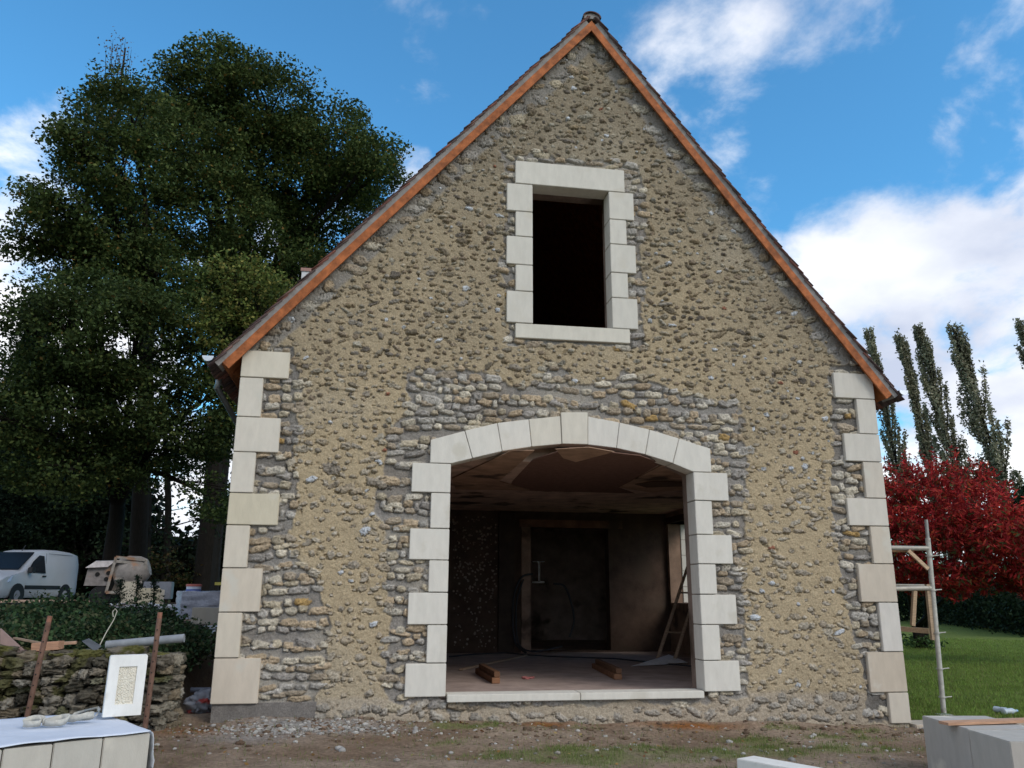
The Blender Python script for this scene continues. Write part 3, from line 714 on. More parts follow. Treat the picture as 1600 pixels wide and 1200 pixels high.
for k in range(330):
    a, b = random.uniform(707, 776), random.uniform(806, 1012)
    if random.random() < .35 and b > 925: continue
    x_, z_ = pxz(a, b); r_ = random.uniform(.012, .028)
    mb.lathe([(r_, 0), (r_*.6, .012)], Matrix.Translation((x_, PY-.002, z_)) @ Matrix.Rotation(R(90), 4, 'X'), 6, (.36, .30, .26))
mb.build('glue_dabs', M_plain, house, kind='stuff')
mb = MB(); a = pxz(706, 944); b = pxz(766, 944); mb.beam((a[0], PY-.02, a[1]), (b[0], PY-.02, b[1]), .03, .05, (.5, .45, .4)); mb.box((b[0]-.07, PY-.04, b[1]-.09), (b[0]+.05, PY-.004, b[1]+.09), None, (.5, .45, .4)); mb.build('conduit_chase', M_render, house)
# small far window frame in the back room
mb = MB(); q0 = pxz(832, 878, BY-.45); q1 = pxz(851, 911, BY-.45)
mb.box((q0[0], BY-.45, q1[1]), (q1[0], BY-.42, q1[1]+.04), None, (2, 2, 2)); mb.box(((q0[0]+q1[0])/2, BY-.45, q1[1]+.04), ((q0[0]+q1[0])/2+.04, BY-.42, q0[1]), None, (2, 2, 2)); mb.box((q0[0], BY-.45, q0[1]), (q1[0], BY-.42, q0[1]+.02), None, (2, 2, 2))
mb.build('inner_window_frame', M_plain, house)

# ---- roof ----
RY0, RY1 = -.12, 12.2
def slope(E_, name_side):
    d = (apx-E_); L = d.length; d.normalize(); nrm = Vector((-d.z, 0, d.x)); 
    if nrm.z < 0: nrm = -nrm
    def P(u, n, y): q = E_+d*u+nrm*n; return Vector((q.x, y, q.z))
    return d, nrm, L, P
ridgex = apx.x
for E_ in (eL, eR):
    d, nrm, L, P = slope(E_, '')
    mb = MB(); u = 0
    while u < L-.01:       # barge board in three lengths
        e = min(u+L/2.6, L)
        q = [P(u, -.105, RY0-.025), P(e-.002, -.105, RY0-.025), P(e-.002, 0, RY0-.025), P(u, 0, RY0-.025)]
        if e >= L-.01: q = [P(u, -.105, RY0-.025), Vector((ridgex, RY0-.025, P(L, 0, 0).z-.105/abs(d.x))), Vector((ridgex, RY0-.025, P(L, 0, 0).z)), P(u, 0, RY0-.025)]
        mb.prism(q, (0, .028, 0)); u = e
    mb.build('barge_board', M_barge, house)
    mb = MB(); q = [P(-.02, -.03, RY0+.006), P(L, -.03, RY0+.006), P(L, 0.0, RY0+.006), P(-.02, 0.0, RY0+.006)]; mb.prism(q, (0, RY1-RY0, 0), (.8, .8, .8)); mb.build('roof_boarding', M_barge, house)
    mb = MB()
    for y in np.arange(.35, 12, .45):
        mb.prism([P(.03, -.125, y), P(1.2, -.125, y), P(1.2, -.032, y), P(.03, -.032, y)], (0, .07, 0), (.7, .7, .7))
    mb.build('rafter_ends', M_barge, house)
    # verge mortar, a little uneven
    mb = MB(); us = np.arange(-.06, L+.01, .09); V = []; F = []
    for i, u in enumerate(us):
        w = random.uniform(-.004, .004); t_ = .066+random.uniform(-.006, .006)
        V += [P(u, .002, RY0-.02+w), P(u, t_, RY0-.028+w), P(u, t_, RY0+.25), P(u, .002, RY0+.25)]
    for i in range(len(us)-1):
        for k in range(4): F.append((i*4+k, (i+1)*4+k, (i+1)*4+(k+1) % 4, i*4+(k+1) % 4))
    F.append((0, 1, 2, 3)); F.append(tuple((len(us)-1)*4+k for k in (3, 2, 1, 0))); mb.add(V, F)
    mb.build('verge_mortar', M_mortar, house)
    # plain tiles, one box each
    mb = MB(); T = []; TF = []; TC = []; u = -.16; course = 0
    while u < L-.02:
        y = RY0-.055-(.08 if course % 2 else 0); first = True
        while y < RY1:
            w = .165; y0 = y if not first else RY0-.05+random.uniform(-.022, .012); y1 = y+w-.004
            if y > 1.5: y1 = y+w*4-.004; w = w*4
            dn = random.uniform(-.007, .009); du = random.uniform(-.014, .014); cc = random.choice([(1, 1, 1), (.8, .85, .95), (1.3, 1.15, 1.1), (1.5, 1.0, .9), (.65, .7, .75)])
            if y1 > y0+.03:
                a, b = u+du, min(u+du+.27, L+.02); n0, n1 = .098+dn, .066+dn
                q = [P(a, n0-.014, y0), P(b, n1-.014, y0), P(b, n1, y0), P(a, n0, y0)]
                b_ = len(T); T += q+[p+Vector((0, y1-y0, 0)) for p in q]
                TF += [tuple(i+b_ for i in f) for f in ((0, 1, 2, 3), (7, 6, 5, 4), (0, 4, 5, 1), (1, 5, 6, 2), (2, 6, 7, 3), (3, 7, 4, 0))]; TC += [cc]*8
            y += w; first = False
        u += .118; course += 1
    mesh_obj('roof_tiles', np.array([v[:] for v in T]), np.array(TF), M_tile, house, col=np.array(TC))
# ridge tiles
rt = P(L, 0, 0); 
y = RY0-.06; k = 0
while y < RY1:
    mb = MB(); V = []; F = []; n = 12; r0 = .105 if k == 0 else .10
    zc = apx.z+.035
    for yy in (y, y+.33):
        for rr in (r0, r0-.015):
            for i in range(n+1):
                a_ = math.pi*i/n; V.append((ridgex+rr*1.35*math.cos(a_)*(1.0 if yy == y else .95), yy, zc+rr*1.0*math.sin(a_)*(1.0 if yy == y else .95)))
    m_ = n+1
    for i in range(n):
        F += [(i, i+1, m_+i+1, m_+i), (2*m_+i, 3*m_+i, 3*m_+i+1, 2*m_+i+1), (i, 2*m_+i, 2*m_+i+1, i+1), (m_+i, m_+i+1, 3*m_+i+1, 3*m_+i)]
    mb.add(V, F, (1.2, 1.1, 1.1) if k % 2 else (.8, .8, .9)); mb.build('ridge_tile', M_tile, house, smooth=True)
    y += .31; k += 1
    if k > 10: break
mb = MB(); n = 14; mb.prism([(ridgex+.125*math.cos(math.pi*i/n), RY0-.03, apx.z+.03+.09*math.sin(math.pi*i/n)) for i in range(n+1)], (0, 3.4, 0)); mb.build('ridge_bedding', M_mortar, house)
# gutters
for s_, gp in ((-1, at(325, 557, -.2)), (1, at(1412, 611, -.2))):
    gx_, gz_ = gp[0], gp[2]+.01; mb = MB(); V = []; F = []; n = 10; rr = .062
    ys = [-.2, BY+.1]
    for yy in ys:
        for r_ in (rr, rr-.006):
            for i in range(n+1):
                a_ = math.pi+math.pi*i/n; V.append((gx_+r_*math.cos(a_), yy, gz_+r_*math.sin(a_)))
    m_ = n+1
    for i in range(n): F += [(i, i+1, 2*m_+i+1, 2*m_+i), (m_+i, 3*m_+i, 3*m_+i+1, m_+i+1)]
    mb.add(V, F); mb.prism([(gx_+rr*1.08*math.cos(math.pi+math.pi*i/n), -.205, gz_+rr*1.08*math.sin(math.pi+math.pi*i/n)) for i in range(n+1)], (0, .008, 0), (1.5, 1.55, 1.6))
    for i in range(13): mb.tube([(gx_-s_*rr*.0+rr*1.1*math.cos(math.pi+math.pi*j/8), .3+i*.9, gz_+rr*1.1*math.sin(math.pi+math.pi*j/8)) for j in range(9)], .006, 5)
    mb.build('gutter', M_zinc, house, smooth=True)
    mb = MB(); wx = XR+.09 if s_ > 0 else XL-.10
    mb.tube([(gx_, .55, gz_-.05), (gx_, .55, gz_-.16)]+([(gx_-.02, .56, gz_-.2), (wx, 1.6, gz_-.75), (wx, 1.6, .3)] if s_ < 0 else [(gx_-.02, .6, gz_-.2), (wx+.02, 1.2, gz_-.6), (wx, 1.3, gz_-.75), (wx, 1.3, .1)]), .04, 10, (.5, .5, .5) if s_ < 0 else (.8, .8, .8)); mb.build('downpipe', M_zinc, house, smooth=True)
# ================================================================== INSIDE THINGS
def things_inside():
    fz = FZ
    for nm, pts, lab in (('timber_block', ((748, 1050), (775, 1066)), 'two stacked brown timber offcuts on the floor, left of the red scrap'), ('timber_block', ((930, 1042), (966, 1060)), 'pair of brown timber offcuts on the floor, right of the red scrap')):
        a = atz(*pts[0], fz+.02); b = atz(*pts[1], fz+.02); t = empty(nm, ((a[0]+b[0])/2, (a[1]+b[1])/2, fz), label=lab, cat='timber', group='timber offcuts on the floor')
        a = Vector((a[0], a[1], 0)); b = Vector((b[0], b[1], 0)); d = (b-a).normalized(); L = (b-a).length
        a -= d*.15*0
        mb = MB(); mb.beam(a+Vector((0, 0, fz+.04)), b+Vector((0, 0, fz+.04)), .11, .075, (1.5, 1.3, 1.2), .004); mb.build('lower_beam', M_darkwood, t)
        off = Vector((-d.y, d.x, 0))*.02
        mb = MB(); mb.beam(a+off+d*.12+Vector((0, 0, fz+.116)), b+off+d*(-.03)+Vector((0, 0, fz+.116)), .08, .07, (1, .9, .85), .004); mb.build('upper_beam', M_darkwood, t)
    p = atz(826, 1061, fz); lb = LB()
    for k in range(5):
        V, F = lump((p[0]+RNG.normal(0, .05), p[1]+RNG.normal(0, .05), fz+.015), (.09, .05, .03), .8, .5, ICO2); lb.add(V, F, (.45, .16, .15))
    lb.build('crumpled_scrap', M_plain, label='crumpled pinkish red scrap lying on the dusty floor', cat='scrap')
    # plastic sheet
    q = [atz(*c, fz+.004) for c in ((985, 1041), (1030, 1040), (1075, 1036), (1045, 1030), (1035, 1031))]
    mb = MB(); z = [.006, .02, .012, .09, .05]; V = [Vector((a[0], a[1], fz+z[i])) for i, a in enumerate(q)]; c = sum(V, Vector())/5+Vector((0, 0, .05))
    mb.add(V+[c]+[v-Vector((0, 0, .004)) for v in V], [(i, (i+1) % 5, 5) for i in range(5)]+[tuple(range(10, 5, -1))], (.95, .95, .98)); mb.build('plastic_sheet', M_plain, label='pale creased sheet lying on the floor at the foot of the ladder', cat='sheet')
    # wooden batten on floor
    a = atz(720, 1046, fz+.02); b = atz(822, 1024, fz+.02); mb = MB(); mb.beam(a, b, .06, .03, (1.1, 1, .9)); mb.build('wooden_batten', M_wood, label='thin wooden batten lying aslant on the floor by the left jamb', cat='batten')
    # cables
    def loop(pts, r, name, lab):
        P = [Vector(at(x, y, Y)) for x, y, Y in pts]; out = []
        for i in range(len(P)-1):
            p0, p1, p2, p3 = P[max(i-1, 0)], P[i], P[i+1], P[min(i+2, len(P)-1)]
            for k in range(6):
                t = k/6; out.append(.5*((2*p1)+(-p0+p2)*t+(2*p0-5*p1+4*p2-p3)*t*t+(-p0+3*p1-3*p2+p3)*t**3))
        out.append(P[-1]); mb = MB(); mb.tube(out, r, 6, (.04, .04, .045)); mb.build(name, M_plain, smooth=True, label=lab, cat='cable', group='black cables in the room')
    loop([(832, 897, 7.0), (815, 902, 6.9), (803, 930, 6.85), (801, 970, 6.85), (806, 1005, 6.8), (822, 1020, 6.5)], .022, 'cable', 'black cable arching out of the doorway down its left jamb')
    loop([(818, 905, 6.8), (808, 935, 6.8), (806, 975, 6.8), (812, 1008, 6.7), (835, 1018, 6.5), (878, 1010, 6.9)], .018, 'cable', 'second black cable, just inside the one arching at the door jamb')
    loop([(865, 912, 7.6), (882, 916, 7.6), (892, 940, 7.6), (897, 970, 7.6), (890, 995, 7.55)], .022, 'cable', 'black cable loop hanging beyond the dark doorway')
    def floorcab(pts, lab):
        P = [Vector(atz(x, y, fz+.015)) for x, y in pts]; mb = MB(); mb.tube(P, .014, 6, (.04, .04, .045)); mb.build('cable', M_plain, smooth=True, label=lab, cat='cable', group='black cables in the room')
    floorcab([(702, 1026), (740, 1022), (790, 1020), (822, 1023), (870, 1026), (960, 1029), (1030, 1036), (1085, 1041)], 'long black cable running across the whole room floor')
    # ladder
    base_l, base_r = atz(1027, 1031, fz+.02), atz(1054, 1032, fz+.02)
    topl, topr = atx(1078, 868, 5.9), atx(1100, 868, 6.0)
    t = empty('ladder', tuple(base_l[:2])+(fz,), label='old wooden ladder leaning behind the right jamb of the arched opening', cat='ladder')
    bl, br = Vector(base_l), Vector(base_r); w = (br-bl)
    tp = Vector(atx(1080, 868, 6.1)); 
    for o_, nme in ((Vector(), 'rail'), (w, 'rail')):
        mb = MB(); mb.tube([bl+o_, tp+o_], [.035, .028], 8, (1.3, 1.2, 1.1)); mb.build(nme, M_wood, t, smooth=True)
    for k in (2, 5, 7):
        f = k/8; p = bl.lerp(tp, f); mb = MB(); mb.tube([p, p+w], .016, 6, (1, .9, .8)); mb.build('rung', M_wood, t, smooth=True)
things_inside()

# ================================================================== LOW RUBBLE WALL (left)
ICO4 = ico(4)
def low_wall():
    t = empty('rubble_garden_wall', (-2.9, -.45, .25), label='low mossy dry rubble wall left of the house, carrying boards and a grey pipe', cat='wall')
    x1 = -2.12
    mb = MB(); mb.box((-7, -.40, 0), (x1-.1, .02, .96), None, (.22, .19, .15)); mb.build('wall_fill', M_conc, t)
    lb = LB(); z = .2; pal = [(.19, .165, .13), (.27, .24, .19), (.13, .115, .09), (.34, .31, .26), (.10, .09, .07), (.21, .17, .12)]
    while z < .95:
        rh = RNG.uniform(.07, .135); x = x1
        while x > -6.5:
            w = RNG.uniform(.08, .24); h = rh*RNG.uniform(.8, 1.05)
            c = np.array(random.choice(pal))*RNG.uniform(.7, 1.15)
            if RNG.random() < .12: c = c*.5+np.array([.07, .075, .035])
            V, F = lump((x-w/2, -.44+RNG.normal(0, .03), z+rh/2+RNG.normal(0, .014)), (w*1.02, .27, h*RNG.uniform(.85, 1.25)), .72, .34, ICO4 if x > -4.2 else ICO3, tilt=.12, fine=.42)
            cv = np.tile(c, (len(V), 1)); n = V[:, 2]; 
            mo = (np.array([mnoise.noise(Vector(v*5)) for v in V]) > .33)[:, None]; cv = np.where(mo, np.array([.10, .095, .045]), cv)
            lb.add(V, F, cv); x -= w*.97
        for yy in (-.3, -.12):           # the wall's end
            V, F = lump((x1-.06+RNG.normal(0, .015), yy, z+rh/2), (.26, RNG.uniform(.16, .24), rh*1.08), .62, .22, ICO4, tilt=.12, fine=.4); lb.add(V, F, np.array(random.choice(pal))*1.1)
        z += rh*.95
    x = x1
    while x > -6.5:
        w = RNG.uniform(.22, .45); V, F = lump((x-w/2, -.25, .955+RNG.normal(0, .022)), (w*1.05, .5, RNG.uniform(.10, .17)), .72, .22, ICO4, tilt=.07, fine=.4)
        c = np.array(random.choice(pal)); cv = np.where((np.array([mnoise.noise(Vector(v*4)) for v in V]) > .05)[:, None]*1, np.array([.12, .115, .04]), c); lb.add(V, F, cv); x -= w*.95
    lb.build('wall_stones', M_stone, t)
low_wall()
def prop(pt, pb, Y, lab):
    a, b = Vector(at(*pt, Y)), Vector(at(*pb, Y)); b = b+(b-a)*.25
    t = empty('steel_prop', b, label=lab, cat='prop', group='rusty perforated props before the rubble wall')
    mb = MB(); mb.tube([b, a], .026, 12, (1, 1, 1)); mb.build('tube', M_rust, t, smooth=True)
    d = (a-b); L = d.length; k = .12
    while k < L-.03:
        p = b+d*(k/L); mb = MB(); mb.tube([p+Vector((0, -.0285, 0)), p+Vector((0, -.022, 0))], .007, 8, (.01, .01, .01)); k += .105; mb.build('pin_hole', M_plain, t)
    mb = MB(); mb.tube([a-d.normalized()*.002, a+d.normalized()*.06], .0245, 12, (1.6, 1.3, 1.2)); mb.build('prop_head', M_rust, t, smooth=True)
prop((76, 972), (45, 1108), -.75, 'rusty perforated steel prop leaning before the wall at the far left')
prop((249, 966), (231, 1103), -.75, 'rusty perforated steel prop standing beside the upright white slab')

def simple(fn, name, m, lab, cat, group=None, smooth=False, parent=None):
    mb = MB(); fn(mb); return mb.build(name, m, parent, smooth=smooth, label=lab, cat=cat, group=group)
# pipe lying on the wall
simple(lambda mb: mb.tube([at(166, 1008, -.25), at(288, 997, -.25)], .045, 14), 'grey_pipe', M_pipe, 'grey plastic pipe lying along the top of the rubble wall', 'pipe', smooth=True)
simple(lambda mb: mb.beam(at(53, 1011, -.35), at(96, 1008, -.35), .16, .085, (1.3, .95, .8), .004), 'wood_offcut', M_wood, 'thick pinkish timber offcut on the rubble wall behind the left prop', 'timber')
simple(lambda mb: mb.beam(at(84, 1006, -.25), at(120, 1004, -.2), .12, .03, (1.2, 1, .9), .003), 'wood_offcut', M_wood, 'thin split board end on the wall, right of the thick offcut', 'timber')
simple(lambda mb: mb.beam(at(22, 997, -.2), at(70, 1006, -.3), .05, .02, (.8, .75, .7), .003), 'wood_lath', M_wood, 'thin grey lath tilted on the wall behind the left prop', 'timber')
simple(lambda mb: mb.prism([at(0, 982, -.3), at(38, 1017, -.3), at(0, 1018, -.3)], (0, .03, 0), (.32, .22, .20)), 'board_offcut', M_plain, 'reddish brown triangular board end on the wall at the left edge', 'board')
simple(lambda mb: mb.beam(at(-60, 1022, -.4), at(40, 1018, -.3), .16, .03, (.5, .48, .55), .003), 'plank', M_wood, 'dark weathered plank lying on the wall under the triangular board end', 'plank')
simple(lambda mb: mb.prism([at(128, 1002, -.3), at(138, 998, -.3), at(158, 1010, -.32), at(148, 1018, -.34)], (0, .012, .004), (.09, .10, .12)), 'roof_slate', M_plain, 'dark grey slate piece propped on the mossy wall top', 'slate')
def wire(mb):
    P = [at(155, 1010, -.2), at(165, 990, -.1), at(178, 968, 0), at(183, 955, 0), at(180, 951, 0), at(176, 956, 0), at(177, 964, 0)]
    mb.tube(P, .006, 6, (.4, .38, .32))
simple(wire, 'bent_wire', M_plain, 'thin bent wire hooked upwards from the wall before the ivy', 'wire', smooth=True)

# ================================================================== FOREGROUND STACK (left)
sz = .55
def P2(x, y, z): a = atz(x, y, z); return Vector((a[0], a[1], z))
fl, fr = P2(0, 1168, sz), P2(236, 1143, sz); bl_, br_ = P2(0, 1112, sz), P2(247, 1106, sz)
dv = (fr-fl).normalized(); nv = Vector((-dv.y, dv.x, 0)); depth = 1.35
def block(o, L, dpt, z0, z1, lab, grp, tint=(1, 1, 1), dirx=None, diry=None, name='cut_stone_block', proud=0, cat='stone block'):
    a = dirx or dv; b = diry or nv; o = Vector((o[0], o[1], 0))
    M = Matrix(((a.x, b.x, 0, o.x), (a.y, b.y, 0, o.y), (0, 0, 1, 0), (0, 0, 0, 1)))
    mb = MB(); mb.box((.004, -proud, z0), (L-.004, dpt, z1), M, tint, .006)
    return mb.build(name, M_lime, smooth=True, label=lab, cat=cat, group=grp)
cuts = [(-95, None), (5, None), (84, None), (162, None), (236, None)]
def on_front(px): # x along the front edge at the photo column px
    lo, hi = -4.0, 4.0
    for _ in range(50):
        m = (lo+hi)/2; p = fl+dv*m; v = np.array(p)-CAM; X_ = 800+FPX*(v@R2)/(v@Fw)
        if X_ < px: lo = m
        else: hi = m
    return lo
us = [on_front(c[0]) for c in cuts]
labs = ['leftmost pale cut block of the sheet-covered stack, cropped by the frame', 'pale cut block second from the left in the covered stack', 'pale cut block in the covered stack, just left of the last one', 'rightmost cut block of the covered stack, below the upright slab']
for i in range(4):
    block(fl+dv*us[i], us[i+1]-us[i], depth, .04, sz-.012-(.004 if i < 2 else 0), labs[i], 'cut blocks in the left stack', (.80, .79, .77) if i % 2 else (.78, .78, .77), proud=random.uniform(0, .008))
# stretch film hanging at the right end
ol = fl+dv*us[4]
mb = MB(); V = []; F = []; nu, nvv = 26, 12
for j in range(nvv+1):
    for i in range(nu+1):
        u = i/nu*depth*.98; z = sz-.01-(j/nvv)*.5; o = ol+nv*u+dv*(.012+.03*(j/nvv)*abs(math.sin(i*1.7+j*.9))+.012*random.random()+.03*(j/nvv)); V.append((o.x, o.y, z))
for j in range(nvv):
    for i in range(nu): a = j*(nu+1)+i; F.append((a, a+1, a+nu+2, a+nu+1))
mb.add(V, F, (.95, .93, .86)); o = mb.build('hanging_film', M_sheet, smooth=True, label='creased whitish film hanging down the right end of the covered stack', cat='plastic film')
sm = o.modifiers.new('thick', 'SOLIDIFY'); sm.thickness = .004
# sheet on top
V = []; F = []; nu, nvv = 60, 30; Lw = us[4]-us[0]
for j in range(nvv+1):
    for i in range(nu+1):
        u = us[0]+Lw*i/nu*.998; v = depth*(j/nvv)*.99; edge = math.exp(-j*1.2)
        zz_ = sz+.006+.012*abs(mnoise.noise(Vector((u*3, v*4, 0))))+.02*max(0, mnoise.noise(Vector((u*1.4, v*2, 5))))
        fwd = -.012-.03*mnoise.noise(Vector((u*3, 1, 2))) if j == 0 else 0
        o = fl+dv*u+nv*(v+fwd); V.append((o.x, o.y, zz_-(0.004 if j == 0 else 0)))
for j in range(nvv):
    for i in range(nu): a = j*(nu+1)+i; F.append((a, a+1, a+nu+2, a+nu+1))
mb = MB(); mb.add(V, F); o = mb.build('protective_sheet', M_sheet, smooth=True, label='white protective sheet spread over the stack of cut blocks', cat='sheet')
sm = o.modifiers.new('thick', 'SOLIDIFY'); sm.thickness = .003
# upright slab with bush-hammered panel, standing on the stack, leaning back a little
def slab():
    zb = sz+.03; a = P2(160, 1121, zb); b = P2(220, 1117, zb); w = (b-a).length; dx = (b-a).normalized(); up = Vector((-.01, .08, 1)).normalized(); 
    h = .50; th = Vector((-dx.y, dx.x, 0))*.08
    t = empty('carved_slab', a, label='upright white stone slab with a rough chiselled rectangle, standing on the sheeted stack', cat='stone slab')
    sk = Vector((.0, 0, 0))
    def pt(u, v, d=0): return a+dx*(u*w)+(up*h+sk)*v+th*d
    # frame of the slab round a recessed panel
    U = [0, .27, .75, 1]; Vv = [0, .19, .81, 1]; mb = MB()
    def cell(i, j): mb.prism([pt(U[i], Vv[j]), pt(U[i+1], Vv[j]), pt(U[i+1], Vv[j+1]), pt(U[i], Vv[j+1])], th*.999)
    def seg(u0, u1, v0, v1): mb.prism([pt(u0, v0), pt(u1, v0), pt(u1, v1), pt(u0, v1)], th)
    outer = [(0, 0), (1, 0), (1, .965), (.99, .985), (.965, 1), (.035, 1), (.01, .985), (0, .965)]
    hole = [(U[1], Vv[1]), (U[2], Vv[1]), (U[2], Vv[2]), (U[1], Vv[2])]
    loops = [[Vector((p[0], p[1], 0)) for p in outer], [Vector((p[0], p[1], 0)) for p in hole]]
    tr = tessellate_polygon(loops); fl_ = outer+hole; n = len(fl_)
    VV = [pt(*p) for p in fl_]+[pt(*p, 1) for p in fl_]; FF = [tuple(x) for x in tr]+[tuple(q+n for q in x[::-1]) for x in tr]
    FF += [(i, (i+1) % 8, (i+1) % 8+n, i+n) for i in range(8)]+[(8+i, 8+(i+1) % 4, 8+(i+1) % 4+n, 8+i+n) for i in range(4)]
    mb.add(VV, FF, (1.22, 1.26, 1.34)); mb.build('slab_body', M_lime, t)
    mb = MB(); V = []; F = []; m = 26; k = 44
    for j in range(k+1):
        for i in range(m+1):
            q = pt(U[1]+(U[2]-U[1])*i/m, Vv[1]+(Vv[2]-Vv[1])*j/k); e = 0 if i in (0, m) or j in (0, k) else 1
            V.append(q+th.normalized()*(.006+e*.012*random.random()))
    for j in range(k):
        for i in range(m): aa = j*(m+1)+i; F.append((aa, aa+1, aa+m+2, aa+m+1))
    mb.add(V, F, (1.12, 1.10, 1.04)); mb.build('chiselled_panel', M_lime, t)
slab()
# coiled straps
def strap(cx, cy, r, turns, lab, sq=.55, rot=0.0, tail=None):
    zb = sz+.022; c = P2(cx, cy, zb); V = []; F = []; n = int(turns*22); hgt = .048
    for i in range(n+1):
        a = 2*math.pi*i/22+rot; rr = r*(1-.09*i/22)+.006*math.sin(i*.5); lift = .004+.030*max(0, math.sin(a+rot))
        x = math.cos(a)*rr*1.25; y = math.sin(a)*rr*.8; p = Vector((c.x+x, c.y+y, zb+lift)); lean = Vector((math.cos(a), math.sin(a), 0))*(.004+.014*math.sin(a*1.5+rot))
        V += [p, p+Vector((0, 0, hgt))+lean]
    for i in range(n): F.append((2*i, 2*i+1, 2*i+3, 2*i+2))
    if tail:
        b = len(V)
        T = [P2(x, y, zb) for x, y in tail]
        for q in T: V += [q+Vector((0, 0, .004)), q+Vector((.01, .03, .022))]
        for i in range(len(T)-1): F.append((b+2*i, b+2*i+1, b+2*i+3, b+2*i+2))
    mb = MB(); mb.add(V, F); o = mb.build('lifting_strap', M_strap, smooth=True, label=lab, cat='strap', group='straps on the sheet'); s_ = o.modifiers.new('t', 'SOLIDIFY'); s_.thickness = .006
strap(50, 1136, .06, 1.6, 'small coil of pale webbing strap nearest the left of the sheet')
strap(86, 1134, .078, 2.3, 'middle and largest coil of pale webbing strap on the sheet', rot=.8)
strap(126, 1128, .08, 2.6, 'right coil of pale webbing strap with a loop tail, beside the slab', rot=2.1, tail=[(112, 1118), (130, 1113), (150, 1109), (154, 1113), (148, 1122)])

# ================================================================== FOREGROUND RIGHT
rz = .50
c0 = P2(1440, 1118, rz); c1 = P2(1578, 1158, rz); dl_ = (c1-c0).normalized(); perp = Vector((-dl_.y, dl_.x, 0))
if perp.x < 0: perp = -perp
Lr = (c1-c0).length; ms = .575
block(c0, Lr*ms, .62, .03, rz, 'far pale cut block of the right stack, under the wooden plank', 'cut blocks in the right stack', (.68, .67, .68), dirx=dl_, diry=perp)  # both blocks tinted darker to carry the shade of their left side
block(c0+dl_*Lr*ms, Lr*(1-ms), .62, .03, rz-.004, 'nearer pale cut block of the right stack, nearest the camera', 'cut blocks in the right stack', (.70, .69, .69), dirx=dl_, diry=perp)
simple(lambda mb: mb.beam(P2(1474, 1130, rz+.016), P2(1700, 1122, rz+.03), .13, .024, (1.5, 1.15, .95), .002), 'wooden_plank', M_wood, 'pinkish wooden plank laid across the right stack of blocks', 'plank')
# long block bottom middle
wz = .2
a = P2(1197, 1177, wz); b = P2(1330, 1200, wz); d3 = (b-a).normalized(); p3 = Vector((d3.y, -d3.x, 0)); 
a2 = P2(1150, 1185, wz)
block(a2, (b-a).length+.4, .24, .02, wz, 'long white cut block lying on the grass at the bottom edge', None, (1.18, 1.2, 1.25), dirx=d3, diry=(a-a2).normalized() if abs((a-a2).normalized().dot(d3)) < .5 else -p3, name='white_stone_block')
# kerb slab right of the house
def kerb(mb):
    mb.box((XR+.03, -.10, -.05), (XR+2.6, .28, .035), None, (1.7, 1.55, 1.35), .01)
simple(kerb, 'concrete_kerb', M_conc, 'low pale concrete strip running right from the house corner', 'kerb')
def bottle(px, py, ang, lab):
    p = atz(px, py, .05); M = Matrix.Translation((p[0], p[1], .05)) @ Matrix.Rotation(ang, 4, 'Z') @ Matrix.Rotation(R(90), 4, 'X')
    t = empty('plastic_bottle', p, label=lab, cat='bottle', group='bottles on the lawn edge')
    mb = MB(); mb.lathe([(.03, 0), (.042, .01), (.042, .07), (.036, .09), (.042, .11), (.042, .17), (.018, .23), (.014, .25)], M, 14, (.62, .68, .72)); mb.build('bottle_body', M_white, t, smooth=True)
    mb = MB(); mb.lathe([(.017, .25), (.017, .27)], M, 12, (.3, .5, .7)); mb.build('cap', M_plain, t, smooth=True)
bottle(1567, 1112, R(100), 'crushed clear plastic bottle lying in the grass, right one of two')
bottle(1553, 1108, R(20), 'small clear plastic bottle seen end-on in the grass, left one of two')

